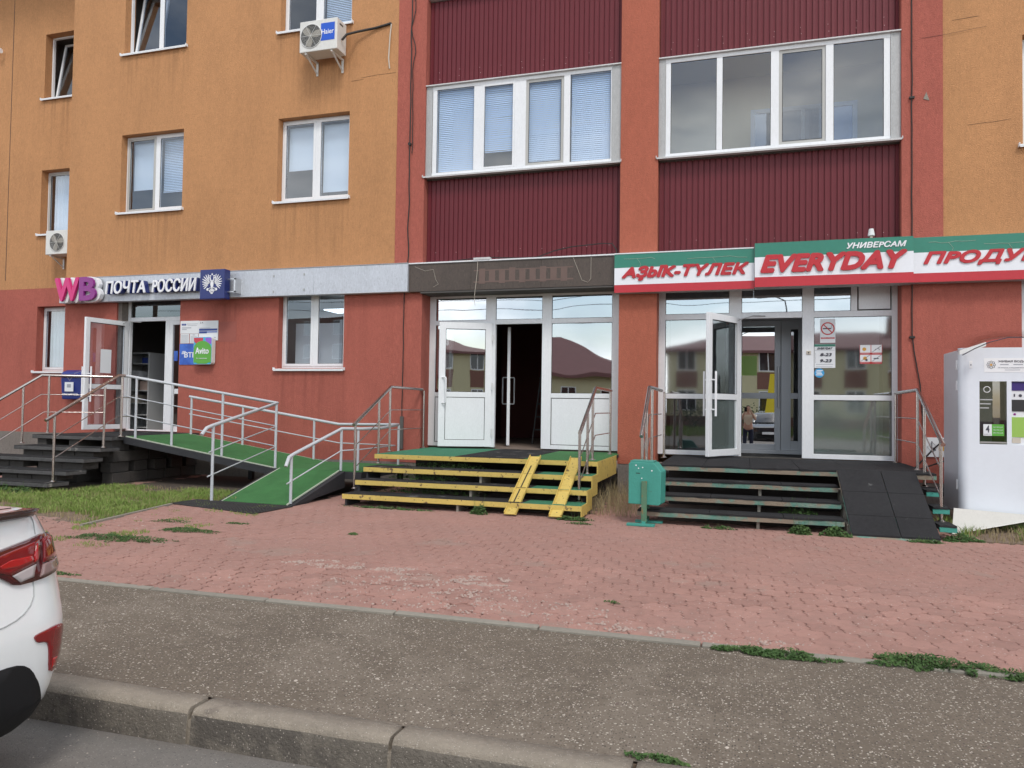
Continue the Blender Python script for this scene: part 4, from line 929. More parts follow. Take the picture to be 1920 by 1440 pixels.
MB().box(-5.87, -5.81, -.05, -.01, .62, 1.2).build('cable_duct', 'soffit_dark'); tag(bpy.data.objects['cable_duct'], 'short dark cable duct at the foot of the left pilaster', 'duct')
cable(wob(2.315, -.03, 3.95, 12, 50, .01, 4), .009, 'cable_black', 'black cable running up the right red pilaster')
cable(wob(2.315, -.03, 2.55, 3.27, 8, .004, 4)[::-1]+[(2.34, -.03, 2.3), (2.42, -.03, 1.8), (2.46, -.03, 1.2), (2.5, -.03, .5)], .009, 'cable_black', 'black cable slanting down behind the handrail on the right pilaster')
for z in (2.5, 6.05): tag(MB().box(2.28, 2.35, -.05, -.012, z-.015, z+.015).build('cable_clip', 'cable_black'), 'small dark clip holding the right pilaster cable, %s one' % ('lower' if z < 3 else 'upper'), 'clip', 'cable clips on the right pilaster')
cable([(-3.4, -.06, 3.92), (-3.1, -.05, 4.02), (-2.8, -.03, 4.08), (-2.3, -.03, 4.11), (-2.12, -.03, 4.1), (-2.05, -.03, 4.0), (-2.04, -.05, 3.91)], .01, 'cable_black', 'black cable looping over the brown fascia to the middle pilaster')
cable([(-5.0, -.06, 3.92), (-4.6, -.05, 3.95), (-4.2, -.05, 3.96), (-3.7, -.05, 3.925), (-3.35, -.05, 3.93)], .009, 'cable_black', 'black cable lying along the top of the brown fascia')
cable([(-4.42, -.13, 3.95), (-4.43, -.125, 3.7), (-4.45, -.125, 3.5), (-4.46, -.14, 3.38), (-4.47, -.14, 3.18), (-4.45, -.14, 3.12)], .004, 'cable_white', 'thin pale wire dangling in front of the empty shop transom', 'wire')
cable([(-2.75, -.12, 3.88), (-2.6, -.12, 3.5), (-2.5, -.12, 3.46), (-2.45, -.12, 3.52), (-2.45, -.12, 3.88)], .003, 'cable_white', 'thin pale wire drooping on the right of the brown fascia', 'wire')
for i, (x, z) in enumerate([(-5.5, 3.84), (-5.3, 3.5)]):
    pass
cable([(-5.6, -.115, 3.84), (-5.4, -.115, 3.76), (-5.25, -.115, 3.78), (-5.2, -.115, 3.6), (-5.15, -.115, 3.52), (-5.25, -.115, 3.47)], .0025, 'cable_white', 'fine pale wire scribbled over the left of the brown fascia', 'wire')
b = MB().box(-4.5, -4.2, -.14, -.05, 3.912, 3.95); tag(b.build('junction_box', 'dirty_sill'), 'small pale junction box on top of the brown fascia', 'box')
t = thing('outdoor_lamp', 'small cream lamp with a conical shade standing on the EVERYDAY sign', 'lamp', (1.75, -.15, 3.94))
MB().tube([(1.75, -.15, 3.94), (1.75, -.15, 4.02)], .02, 8).build('stem', 'cable_white', t); MB().tube([(1.75, -.15, 4.0), (1.75, -.15, 4.1)], .05, 12, r2=.032).build('shade', 'curtain', t)

# ---------------------------------------------------------------- stickers on the grocery window
YS = Y2+.018
def sticker(label, x0, x1, z0, z1, m='paper', y=YS):
    t = thing('sticker', label, 'sticker', ((x0+x1)/2, y, z0), 'stickers on the grocery window'); box('sheet', m, t, x0, x1, y-.0025, y, z0, z1); return t
YT = YS-.003
t = sticker('no smoking sticker with a red ring, topmost on the grocery window', 1.09, 1.31, 2.46, 2.83)
def ring(cx, cz, r, wd, m, t, y=YT, n=28):
    b = MB(); vs = []
    for i in range(n): a = 2*pi*i/n; vs += [(cx+r*cos(a), y, cz+r*sin(a)), (cx+(r-wd)*cos(a), y, cz+(r-wd)*sin(a))]
    b.add(vs, [(2*i, 2*i+1, (2*i+3) % (2*n), (2*i+2) % (2*n)) for i in range(n)]); b.build('ring', m, t)
ring(1.2, 2.68, .1, .018, 'sticker_red', t)
MB().poly([(1.125, YT-.001, 2.745), (1.137, YT-.001, 2.755), (1.275, YT-.001, 2.615), (1.263, YT-.001, 2.605)], (0, .0008, 0)).build('bar', 'sticker_red', t)
b = MB(); b.box(1.13, 1.25, YT, YT+.001, 2.672, 2.69); b.tube([(1.26, YT, 2.69), (1.25, YT, 2.72), (1.27, YT, 2.745)], .003, 4); b.build('cigarette', 'print_dark', t)
box('red_strip', 'sticker_red', t, 1.1, 1.3, YT, YT+.001, 2.52, 2.545); text('КУРЕНИЕ ЗАПРЕЩЕНО', 1.11, 1.29, 2.526, 2.54, YT-.0005, 'letter_white', t, 'lettering', .001)
t = sticker('opening hours sheet reading EVERYDAY 8-23 and 9-23', 1.005, 1.31, 2.07, 2.44)
box('green_strip', 'sticker_green', t, 1.007, 1.308, YT, YT+.001, 2.4, 2.438); text('EVERYDAY', 1.05, 1.27, 2.355, 2.39, YT, 'print_dark', t, 'lettering', .001, .28, bold=.05)
text('8-23', 1.09, 1.26, 2.25, 2.3, YT, 'print_dark', t, 'hours', .001, .25, bold=.07); text('9-23', 1.09, 1.26, 2.155, 2.205, YT, 'print_dark', t, 'hours', .001, .25, bold=.07)
b = MB(); b.box(1.01, 1.3, YT, YT+.001, 2.34, 2.344); b.box(1.03, 1.28, YT, YT+.001, 2.12, 2.127); b.box(1.03, 1.27, YT, YT+.001, 2.085, 2.091)
for i in range(8): b.box(1.022, 1.03, YT, YT+.001, 2.15+i*.02, 2.16+i*.02)
b.build('print', 'print_grey', t)
t = thing('sticker', 'round light blue sticker under the opening hours sheet', 'sticker', (1.08, YS, 1.92), 'stickers on the grocery window')
MB().disc((1.08, YS-.002, 1.99), (0, 1, 0), .072, 24, .002).build('disc', 'sticker_blue', t)
b = MB(); [b.box(1.03+.01*(i % 2), 1.13-.01*(i % 3), YT-.001, YT, 1.955+i*.022, 1.967+i*.022) for i in range(4)]; b.build('print', 'letter_white', t)
t = sticker('white and red sticker of four prohibition pictures on the right of the grocery window', 1.655, 1.97, 2.13, 2.42)
b = MB()
for z in (2.13, 2.27): b.box(1.655, 1.97, YT, YT+.001, z, z+.032)
b.box(1.808, 1.818, YT, YT+.001, 2.13, 2.42); frame_rect(b, 1.655, 1.97, 2.13, 2.42, YT, YT+.001, .006); b.build('red_frame', 'sticker_red', t)
for (cx, cz) in ((1.72, 2.355), (1.73, 2.215)): MB().disc((cx, YT-.001, cz), (0, 1, 0), .028, 12, .001).build('picture', 'sticker_orange', t)
b = MB()
for (x, z) in ((1.665, 2.17), (1.825, 2.17), (1.825, 2.31)): b.poly([(x, YT-.0015, z), (x+.006, YT-.0015, z-.003), (x+.135, YT-.0015, z+.095), (x+.129, YT-.0015, z+.098)], (0, .0006, 0))
b.box(1.85, 1.92, YT-.001, YT, 2.205, 2.22); b.disc((1.75, YT-.002, 2.19), (0, 1, 0), .018, 10, .001); b.tube([(1.87, YT, 2.35), (1.92, YT, 2.37), (1.93, YT, 2.34)], .004, 4); b.build('picture', 'print_dark', t)
for (x0, x1, z) in ((1.665, 1.795, 2.28), (1.83, 1.96, 2.28), (1.665, 1.795, 2.14), (1.83, 1.96, 2.14)): text('ЗАПРЕЩЕНО', x0, x1, z, z+.012, YT-.0005, 'letter_white', t, 'lettering', .001)
t = thing('doorbell', 'small cream bell button on the white mullion by the grocery door', 'doorbell', (.92, Y2, 2.3))
MB().box(.89, .955, Y2-.015, Y2-.001, 2.28, 2.335).build('plate', 'cable_white', t, bevel=.004); MB().disc((.922, Y2-.02, 2.307), (0, 1, 0), .012, 10, .006).build('button', 'soffit_dark', t)
t = thing('sticker', 'small blue sticker on the closed post office side door', 'sticker', (-10.95, Y3, 2.3)); MB().box(-10.99, -10.9, Y3+.015, Y3+.018, 2.22, 2.42).build('sheet', 'bank_blue', t)
t = thing('yellow_notice', 'yellow printed sheet behind the mirrored inner door glass', 'notice', (.02, 1.5, 1.9)); MB().box(-.09, .17, YI+.012, YI+.015, 2.0, 2.34).build('sheet', 'vend_lime', t)
# call button plate
t = thing('call_button_sign', 'white plate with a wheelchair symbol and yellow button on the red wall behind the handrail', 'sign', (2.63, -.03, .76))
MB().box(2.49, 2.78, -.03, -.013, .76, 1.04).build('plate', 'paper', t); MB().box(2.66, 2.74, -.033, -.0305, .85, .95).build('yellow_patch', 'sticker_orange', t)
b = MB().tube([(2.575+.03*cos(a), -.033, .87+.03*sin(a)) for a in [R(200+20*i) for i in range(12)]], .005, 4); b.tube([(2.57, -.033, .96), (2.57, -.033, .89), (2.61, -.033, .885), (2.62, -.033, .85)], .006, 4); b.disc((2.57, -.034, .975), (0, 1, 0), .01, 8, .002)
for p_, q_ in (((2.51, .9), (2.575, .97)), ((2.575, .97), (2.645, .9)), ((2.645, .9), (2.58, .82)), ((2.58, .82), (2.51, .9))): b.tube([(p_[0], -.032, p_[1]), (q_[0], -.032, q_[1])], .002, 4)
b.build('wheelchair_symbol', 'print_dark', t)
# step ladder inside the empty shop, shelving in the post office
t = thing('step_ladder', 'dark folding step ladder standing inside the empty shop', 'ladder', (-3.7, 2.0, .68))
for (xa, xb, ya, yb) in ((-3.95, -3.8, 1.8, 1.9), (-3.45, -3.6, 1.8, 1.9), (-3.9, -3.78, 2.5, 2.0), (-3.5, -3.62, 2.5, 2.0)): MB().tube([(xa, ya, .68), (xb, yb, 2.1)], .018, 6).build('leg', 'iron_dark', t)
for k in range(5): z = .95+k*.25; w_ = .24-.1*(z-.68)/1.42; MB().box(-3.7-w_, -3.7+w_, 1.8+.07*(z-.68), 1.87+.07*(z-.68), z, z+.02).build('step', 'iron_dark', t)
t = thing('shelf_cabinet', 'white open shelf cabinet just inside the post office door', 'cabinet', (-12.6, 1.2, .8))
for xx in (-12.95, -12.25): MB().box(xx, xx+.03, .9, 1.5, .8, 2.45).build('side_panel', 'fridge_white', t)
MB().box(-12.92, -12.25, 1.47, 1.5, .8, 2.45).build('back_panel', 'fridge_white', t)
for z in (.83, 1.1, 1.35, 1.62, 1.9, 2.2, 2.43): MB().box(-12.92, -12.25, .92, 1.47, z, z+.02).build('shelf', 'fridge_white', t)

for i, (x, z, w_, h_, m, l_) in enumerate(((-12.85, 1.37, .22, .16, 'cable_white', 'small cream parcel on the second shelf of the white cabinet'), (-12.55, 1.64, .25, .2, 'rubble', 'brown carton on the middle shelf of the white cabinet'), (-12.9, 1.92, .3, .14, 'paper', 'white packet on the upper shelf of the white cabinet'), (-12.5, 2.22, .2, .12, 'paper_blue', 'blue packet on the top shelf of the white cabinet'))):
    tag(MB().box(x, x+w_, 1.0, 1.3, z, z+h_).build('parcel', m), l_, 'parcel', 'parcels on the cabinet shelves')
t = thing('bucket', 'lime green bucket on the floor at the back of the empty shop', 'bucket', (-3.1, 3.2, .68)); MB().tube([(-3.1, 3.2, .68), (-3.1, 3.2, 1.0)], .14, 14, r2=.18).build('body', 'vend_lime', t)
MB().tube([(-3.28, 3.2, 1.0), (-3.2, 3.15, 1.15), (-3.0, 3.15, 1.15), (-2.92, 3.2, 1.0)], .006, 5).build('handle', 'iron_dark', t)

# ---------------------------------------------------------------- entrance steps
def wavy_top(x0, x1, y0, y1, z, h, amp, seed, n=12, over=0.0):
    """thin mat with a slightly curling front edge"""
    b = MB(); vs = []
    for i in range(n+1):
        x = x0+(x1-x0)*i/n; w_ = amp*mnoise.noise(Vector((x*2.3, seed, 0)))+amp*.6*mnoise.noise(Vector((x*7, seed, 4)))
        vs += [(x, y0-over+w_*.6, z+abs(w_)*.5), (x, y1, z), (x, y0-over+w_*.6, z+h+abs(w_)*.8), (x, y1, z+h)]
    fs = []
    for i in range(n):
        a, c = i*4, i*4+4; fs += [(a+2, c+2, c+3, a+3), (a, a+1, c+1, c), (a, c, c+2, a+2), (a+1, a+3, c+3, c+1)]
    fs += [(0, 2, 3, 1), (n*4, n*4+1, n*4+3, n*4+2)]
    b.add(vs, fs); return b
# left: post office porch, stone treads on blocks
t = thing('entrance_steps', 'dark worn stone steps with a raised porch at the post office door', 'steps', (-10.9, -2.3, 0))
XR = -10.02
LY = [-3.47, -3.14, -2.82, -2.5, -2.16]; LZ = [.15, .3, .475, .63, .8]; LX = [-13.6, -13.4, -13.0, -11.86, -11.86]
for k in range(5):
    y0 = LY[k]; y1 = LY[k+1]+.06 if k < 4 else -.02
    xr = XR+(.0 if k < 4 else -.12)
    MB().box(LX[k], xr, y0, y1, LZ[k]-.065, LZ[k]-.008).build('tread', 'tread_stone', t, bevel=.006)
    wavy_top(LX[k], xr, y0+.005, y1, LZ[k]-.008, .008, .008, k+3, 24).build('tread_mat', 'tread_rubber', t)
    if k < 4:
        x = LX[k]+.1; j = 0
        while x < xr-.3:
            wv = random.Random(k*9+j).uniform(.25, .5); MB().box(x, min(x+wv, xr-.12), y0+.1, y1+.03, LZ[k-1]-.008 if k else 0, LZ[k]-.066).build('block', 'cement_block', t); x += wv+random.Random(k*7+j).choice((.01, .02, .32)); j += 1
for j_, y_ in enumerate((-2.08, -1.66, -1.24, -.82, -.4)):
    for i_ in range(4):
        q_ = random.Random(j_*7+i_); dx_ = q_.uniform(-.03, .03)
        MB().box(-10.42+dx_, -10.2+dx_, y_+.008+.1*(i_ % 2)*(j_ > 0), y_+.4, i_*.184+.004, i_*.184+.18).build('block', 'cement_block', t, bevel=.006)
for x in (-11.8, -11.1): MB().box(x, x+.2, -2.1, -.1, 0, .734).build('block', 'cement_block', t)
MB().box(-11.7, -10.5, -1.2, -.05, 0, .72).build('porch_base', 'void_dark', t)
# middle: yellow edged steps with two wheel channels
t = thing('entrance_steps', 'yellow edged steps with a green mat porch before the empty shop', 'steps', (-3.7, -1.5, 0))
YY = [-2.96, -2.6, -2.28, -1.9]; YZ = [.165, .325, .485, .655]
XL_ = [-5.34, -5.34, -5.38, -5.4]; XRr = -1.98
for k in range(4):
    y0 = YY[k]; y1 = YY[k+1]+.05 if k < 3 else .3; XL = XL_[k]
    MB().box(XL, XRr, y0+.006, y1, YZ[k]-.05, YZ[k]-.012).build('tread', 'void_dark', t)
    MB().box(XL, XRr, y0-.003, y0+.005, YZ[k]-.07, YZ[k]-.004).build('yellow_edge', 'yellow_paint', t, bevel=.002)
    if k < 3:
        wavy_top(XL, -2.75, y0+.012, y1, YZ[k]-.012, .01, .01, k+20, 20).build('tread_mat', 'tread_rubber', t); MB().box(-2.748, XRr, y0+.012, y1, YZ[k]-.012, YZ[k]-.003).build('tread_mat', 'turf_porch', t)
        for x in (XL+.03, (XL+XRr)/2+.05*k): MB().box(x, x+.03, y0+.03, y1, max(0, YZ[k]-.3), YZ[k]-.052).build('stringer', 'edging_concrete' if x > -4.5 else 'ramp_steel', t)
    else:
        MB().box(XL, -4.1, y0+.012, .34, YZ[k]-.012, YZ[k]-.001).build('turf_mat', 'turf_porch', t); MB().box(-4.099, -3.05, y0+.012, .34, YZ[k]-.012, YZ[k]+.003).build('rubber_mat', 'tread_rubber', t)
        MB().box(-3.049, XRr, y0+.012, .34, YZ[k]-.012, YZ[k]-.001).build('turf_mat', 'turf_ramp', t)
MB().box(-5.3, -2.1, -.6, .0, 0, .6).build('porch_base', 'void_dark', t)
# yellow side plate following the steps on the right
b = MB()
for k in range(4): b.box(XRr-.0, XRr+.012, YY[k]-.004, (YY[k+1]-.004 if k < 3 else -.3), (0.02 if k == 0 else YZ[k-1]-.12), YZ[k]-.004)
b.build('side_plate', 'yellow_paint', t)
for x0 in (-2.87, -2.28):
    w_ = .165; b = MB(); p0 = (x0-.0, -3.08, .03); p1 = (x0-.0, -1.88, .69)
    b.beam(p0, p1, w_, .012); 
    for s in (-1, 1): b.beam((x0+s*(w_/2-.006), -3.08, .045), (x0+s*(w_/2-.006), -1.88, .705), .01, .035)
    b.build('wheel_channel', 'yellow_paint', t)
MB().beam((-2.89, -2.95, .111), (-2.87, -2.1, .579), .014, .008).build('slot', 'seal_black', t)
# right: rubber covered steps with ramp
t = thing('entrance_steps', 'rubber covered steps with peeling green edges before the grocery', 'steps', (.5, -1.6, 0))
RY = [-3.0, -2.68, -2.36, -2.06]; RZ = [.165, .325, .485, .655]
for k in range(4):
    y0 = RY[k]; y1 = RY[k+1]+.06 if k < 3 else .28; xl, xr = (-1.27, -1.2, -1.15, -1.12)[k], 2.2
    for a, c in ([(xl, 1.07), (2.03, xr)] if k < 3 else [(xl, xr)]):
        wavy_top(a, c, y0, y0+.03, RZ[k]-.07, .05, .004, k+40, 30).build('green_edge', 'worn_teal_edge' if a < 2 else 'bin_teal', t)
        MB().box(a, c, y0+.03, y1, RZ[k]-.05, RZ[k]-.02).build('tread', 'void_dark', t)
    xs = [xl, -.42, .42, 1.07, 2.03, xr] if k < 3 else [xl, -.55, .05, .65, 1.25, 1.75, xr]
    for i, (a, c) in enumerate(zip(xs, xs[1:])):
        if k < 3 and (a > 1.0 and c < 2.1): continue
        wavy_top(a+.003, c-.003, y0+.004, min(y1, y0+1.1), RZ[k]-.019, .019, .03, k*5+i+60, 8, over=.008).build('rubber_tile', 'rubber_tile', t)
        if k == 3: MB().box(a+.003, c-.003, y0+1.105, y1, RZ[k]-.019, RZ[k]-.001).build('rubber_tile', 'rubber_tile', t)
    for x in (.12+.015*k, 1.1): 
        if k < 3: MB().box(x, x+.035, y0+.06, y1, max(0, RZ[k]-.3), RZ[k]-.05).build('stringer', 'edging_concrete', t)
MB().box(-1.1, 2.15, -.8, .2, 0, .6).build('porch_base', 'void_dark', t)
t = thing('rubber_ramp', 'black rubber tile ramp laid over the right end of the grocery steps', 'ramp', (1.5, -2.55, 0))
A, B_ = Vector((1.06, -2.27, .675)), Vector((1.13, -3.12, .015)); A2, B2 = Vector((1.93, -2.27, .675)), Vector((2.02, -3.12, .015))
def rp(u, v, h=0): p = A+(B_-A)*v; q = A2+(B2-A2)*v; r = p+(q-p)*u; return (r.x, r.y, r.z+h)
us = [0, .56, 1]; vs_ = [0, .36, .72, 1]
for i in range(2):
    for j in range(3):
        u0_, u1_, v0_, v1_ = us[i]+.004, us[i+1]-.004, vs_[j]+.004, vs_[j+1]-.004
        MB().hexa([rp(u0_, v0_), rp(u1_, v0_), rp(u1_, v1_), rp(u0_, v1_), rp(u0_, v0_, .022), rp(u1_, v0_, .022), rp(u1_, v1_, .022), rp(u0_, v1_, .022)]).build('rubber_tile', 'rubber_tile', t, bevel=.003)
MB().hexa([rp(0, 0, -.03), rp(1, 0, -.03), rp(1, 1, -.012), rp(0, 1, -.012), rp(0, 0, -.002), rp(1, 0, -.002), rp(1, 1.02, -.002), rp(0, 1.02, -.002)]).build('ramp_board', 'worn_teal_edge', t)

# ---------------------------------------------------------------- railings
def railing(label, rails, posts, m='steel', r=.022, group=None, flange=True, pr=.019):
    """rails = [(points, radius)], posts = [(x, y, z0, z1)]"""
    x, y, z = posts[0][:3]; t = thing('railing', label, 'railing', (x, y, z), group)
    for i, (pts, rr) in enumerate(rails): MB().tube(pts, rr, 12 if rr > .015 else 8).build('handrail' if i == 0 else 'rail', m, t)
    for (x, y, z0, z1) in posts:
        b = MB().tube([(x, y, z0), (x, y, z1)], pr, 10)
        if flange: b.tube([(x, y, z0), (x, y, z0+.006)], .048, 14); b.tube([(x, y, z0+.006), (x, y, z0+.02)], .035, 14, r2=.02)
        b.build('post', m, t)
    return t
SG_ = 'stainless steel handrails on the entrance steps'
def steprail(label, X, top, edge, z0, y_wall, posts, curl=None, hz=1.02, zt=.66, dx=0):
    """handrail: falls from porch edge to the foot; two mid rails parallel"""
    ys, ze = edge   # (y at kink), (foot y, foot z)
    H = zt+hz
    rails = [([(X+dx, y_wall, H), (X, ys, H+.01), (X, ze[0], ze[1])], .025)]
    for k, h in enumerate((.36, .68)): 
        rails.append(([(X+dx, y_wall, H-h), (X, ys-.0, H-h), (X, ze[0]+.12, ze[1]+.08-h)], .008))
    return railing(label, rails, posts, group=SG_)
steprail('stainless handrail on the right of the dark post office steps, meeting the grey ramp rail', -10.1, 0, (-2.08, (-3.46, 1.09)), 0, -1.7, [(-10.1, -3.3, .155, 1.15), (-10.1, -2.36, .63, 1.62), (-10.1, -2.0, .8, 1.82)], zt=.8)
railing('stainless handrail on the far left side of the post office steps', [([(-11.9, -.05, 1.83), (-12.9, -1.1, 1.84), (-13.3, -2.6, 1.02)], .025), ([(-12.2, -.5, 1.47), (-12.9, -1.1, 1.46), (-13.25, -2.5, .72)], .008), ([(-12.2, -.5, 1.14), (-12.9, -1.12, 1.13), (-13.25, -2.5, .4)], .008)], [(-12.85, -1.1, .8, 1.82), (-12.97, -1.52, .6, 1.58)], group=SG_) if False else \
railing('stainless handrail on the far left side of the post office steps', [([(-11.4, -.9, 1.85), (-12.3, -1.62, 1.85), (-12.3, -3.0, 1.07)], .025), ([(-11.5, -.98, 1.5), (-12.3, -1.62, 1.5), (-12.3, -2.95, .74)], .008), ([(-11.5, -.98, 1.18), (-12.25, -1.6, 1.18), (-12.3, -2.9, .42)], .008)], [(-12.2, -1.55, .8, 1.84), (-12.3, -1.98, .63, 1.63), (-12.3, -2.9, .3, 1.1)], group=SG_)
steprail('stainless handrail on the left end of the yellow edged steps', -5.48, 0, (-1.22, (-2.42, 1.1)), 0, .02, [(-5.5, -2.33, .165, 1.13), (-5.5, -1.58, .485, 1.47), (-5.5, -1.2, .655, 1.68), (-5.46, .05, .655, 1.66)])
steprail('stainless handrail beside the two yellow channels, right end of the yellow edged steps', -2.1, 0, (-1.42, (-2.5, 1.06)), 0, -.1, [(-2.1, -2.5, .165, 1.1), (-2.1, -1.98, .485, 1.32), (-2.1, -1.62, .655, 1.55), (-2.1, -.15, .655, 1.66)])
steprail('stainless handrail behind the teal bin on the left end of the grocery steps', -1.25, 0, (-2.02, (-2.82, 1.05)), 0, -.5, [(-1.25, -2.72, .165, 1.12), (-1.25, -2.3, .485, 1.45), (-1.22, -1.95, .655, 1.66), (-1.2, -.55, .655, 1.66)])
steprail('stainless handrail beside the rubber ramp, right end of the grocery steps', 2.12, 0, (-1.4, (-2.75, 1.04)), 0, .1, [(2.12, -2.64, .165, 1.1), (2.12, -1.8, .485, 1.46), (2.12, -1.4, .655, 1.68), (2.12, .1, .655, 1.68)])
# post office ramp (green turf on steel) and its grey painted railings
t = thing('wheelchair_ramp', 'steel wheelchair ramp with green turf turning down from the post office porch', 'ramp', (-8.2, -1.2, 0))
z_a, z_b, XA, XB = .8, .37, -10.14, -7.15
def rampz(x): return z_a+(z_b-z_a)*(x-XA)/(XB-XA)
def slab(name, p, h0, h1, m, bev=0):
    p = [Vector(q) for q in p]; return MB().hexa([q+Vector((0, 0, h0)) for q in p]+[q+Vector((0, 0, h1)) for q in p]).build(name, m, t, bevel=bev)
F, Bk = -1.9, -.28
slab('ramp_frame', [(XA, F, z_a), (XB, F, z_b), (XB, Bk, z_b), (XA, Bk, z_a)], -.12, -.012, 'ramp_steel')
slab('turf', [(XA+.01, F+.06, z_a), (XB, F+.06, z_b), (XB, Bk-.03, z_b), (XA+.01, Bk-.03, z_a)], -.011, .003, 'turf_ramp')
slab('turf_trim', [(XA, F+.045, z_a), (XB, F+.045, z_b), (XB, F+.065, z_b), (XA, F+.065, z_a)], -.01, .006, 'turf_trim'); slab('turf_trim', [(XA, Bk-.04, z_a), (XB, Bk-.04, z_b), (XB, Bk-.025, z_b), (XA, Bk-.025, z_a)], -.01, .006, 'turf_trim')
slab('landing_frame', [(XB+.001, F, z_b), (-5.62, F, z_b), (-5.62, Bk, z_b), (XB+.001, Bk, z_b)], -.12, -.012, 'ramp_steel')
slab('landing_turf', [(XB+.001, F+.05, z_b), (-5.64, F+.05, z_b), (-5.64, Bk-.03, z_b), (XB+.001, Bk-.03, z_b)], -.011, .003, 'turf_ramp')
X0, X1_, YA, YB_ = -7.15, -5.93, -1.9, -3.28
slab('lower_frame', [(X0-.0, YB_, .005), (X1_+.02, YB_, .005), (X1_+.02, YA-.001, z_b), (X0-.0, YA-.001, z_b)], -.11, -.012, 'ramp_steel')
MB().hexa([(X1_+.0, YB_, 0), (X1_+.03, YB_, 0), (X1_+.03, YA, 0.12), (X1_+.0, YA, .12), (X1_+.0, YB_, .012), (X1_+.03, YB_, .012), (X1_+.03, YA, z_b+.0), (X1_+.0, YA, z_b+.0)]).build('side_plate', 'ramp_steel', t)
slab('turf', [(X0+.1, YB_, .01), (X1_-.08, YB_, .01), (X1_-.08, YA-.001, z_b+.002), (X0+.1, YA-.001, z_b+.002)], -.011, .006, 'turf_ramp')
for xx in (X0+.085, X1_-.085): slab('turf_trim', [(xx, YB_, .01), (xx+.018, YB_, .01), (xx+.018, YA, z_b), (xx, YA, z_b)], -.008, .01, 'turf_trim')
for (x, y, z) in ((-5.7, -1.85, .25), (-5.7, -.35, .25), (-7.2, -.35, .25), (-8.7, -.35, .45)): MB().box(x-.04, x+.04, y-.04, y+.04, 0, z).build('leg', 'ramp_steel', t)
GG = 'grey painted ramp railings'
yf = -1.84; f = lambda x, h: (x, yf, rampz(min(x, XB))+h)
railing('grey painted railing on the street side of the turf ramp and its lower flight', [([(-10.08, -1.95, 1.83), f(-10.0, 1.03), f(-7.17, 1.03), (-7.2, -3.35, 1.07), (-7.2, -3.46, 1.04), (-7.2, -3.56, .95)], .025), ([f(-10.2, .68), f(-7.17, .66), (-7.2, -3.4, .7)], .01), ([f(-10.2, .36), f(-7.17, .34), (-7.2, -3.42, .36)], .01)],
        [(*f(x, 0)[:2], f(x, 0)[2], f(x, 1.02)[2]) for x in (-9.95, -9.2, -8.2)]+[(-7.17, -1.86, .37, 1.38), (-7.2, -3.32, 0, 1.06)], 'paint_grey', group=GG, flange=False, pr=.021)
yb = -.36; g = lambda x, h: (x, yb, rampz(min(x, -6.9))+h)
railing('grey painted railing on the wall side of the turf ramp', [([g(-10.1, .71), g(-6.9, .71), (-5.75, yb, 1.06), (-5.7, -1.1, 1.02), (-5.72, -1.7, 1.02), (-6.0, -1.85, 1.02), (-6.0, -3.14, .7), (-6.0, -3.26, .66), (-6.0, -3.33, .54)], .025), ([g(-10.1, .38), g(-6.9, .38), (-5.8, yb, .7), (-5.74, -1.7, .7), (-6.0, -1.85, .68), (-6.0, -3.3, .3)], .01)],
        [(*g(x, 0)[:2], g(x, 0)[2], g(x, .7)[2]) for x in (-10.05, -8.9, -7.4)]+[(-5.74, yb, .37, 1.05), (-5.78, -1.72, .37, 1.02), (-6.0, -1.85, .37, 1.02), (-6.0, -3.2, .02, .68)], 'paint_grey', group=GG, flange=False, pr=.021)
# honeycomb rubber mat at the foot of the ramp
b = MB()
nx, ny = 26, 13
mx0, my0, ax, ay = Vector((-7.52, -3.74, 0)), None, Vector((1.62, -.1, 0)), Vector((.0, .46, 0))
def mp_(u, v): p = mx0+ax*u+ay*v; return (p.x+.05*v, p.y-.35*u*(1-v)*.9, .012+.004*mnoise.noise(Vector((u*5, v*3, 0))))
for i in range(nx+1): b.tube([mp_(i/nx, v/4) for v in range(5)], .009, 4)
for j in range(ny+1): b.tube([mp_(u/8, j/ny) for u in range(9)], .009, 4)
o = b.build('rubber_grid_mat', 'mat_black'); tag(o, 'black open grid rubber mat at the foot of the turf ramp', 'mat')

# ---------------------------------------------------------------- litter bin
t = thing('litter_bin', 'teal painted metal litter bin tilted on a post before the grocery steps', 'bin', (-1.16, -3.12, 0))
bx0, bx1, by0, by1 = -1.36, -1.06, -3.13, -2.84
MB().poly([(bx0, by0, .25), (-1.0, by0, .24), (-.975, by0+.0, .26), (-.97, by0, .64), (-1.06, by0, .75), (bx0+.02, by0, .755), (bx0, by0, .73)], (0.03, .26, 0)).build('body', 'bin_teal', t, bevel=.008)
MB().poly([(bx0+.02, by0+.01, .757), (-1.06, by0+.01, .752), (-1.05, by0+.25, .754), (bx0+.04, by0+.25, .758)], (0, 0, .012)).build('rim', 'bin_teal', t)
b = MB(); b.box(-1.2, -1.135, by0-.03, by0-.004, .03, .53); b.box(-1.2, -1.135, by0-.05, by0-.03, .03, .52) if False else None
b.build('post', 'bin_post', t, bevel=.003)
MB().box(-1.19, -1.145, -2.85, -2.8, .03, .5).build('post', 'bin_post', t)
MB().box(-1.36, -1.03, -3.27, -3.17, .004, .03).build('foot', 'bin_teal', t, bevel=.003); MB().box(-1.3, -.97, -2.95, -2.87, .004, .03).build('foot', 'bin_teal', t)
MB().box(-1.19, -1.145, -3.2, -2.85, .03, .05).build('foot_bar', 'bin_teal', t)
b = MB()
for x, z in ((-1.27, .715), (-1.24, .68), (-1.19, .69), (-1.08, .655), (-1.2, .56)): b.disc((x, by0-.001, z), (0, -1, 0), random.uniform(.006, .011), 6, .002)
b.build('paint_splash', 'letter_white', t)
MB().box(-1.27, -1.22, by0-.002, by0, .615, .625).build('slot', 'seal_black', t)

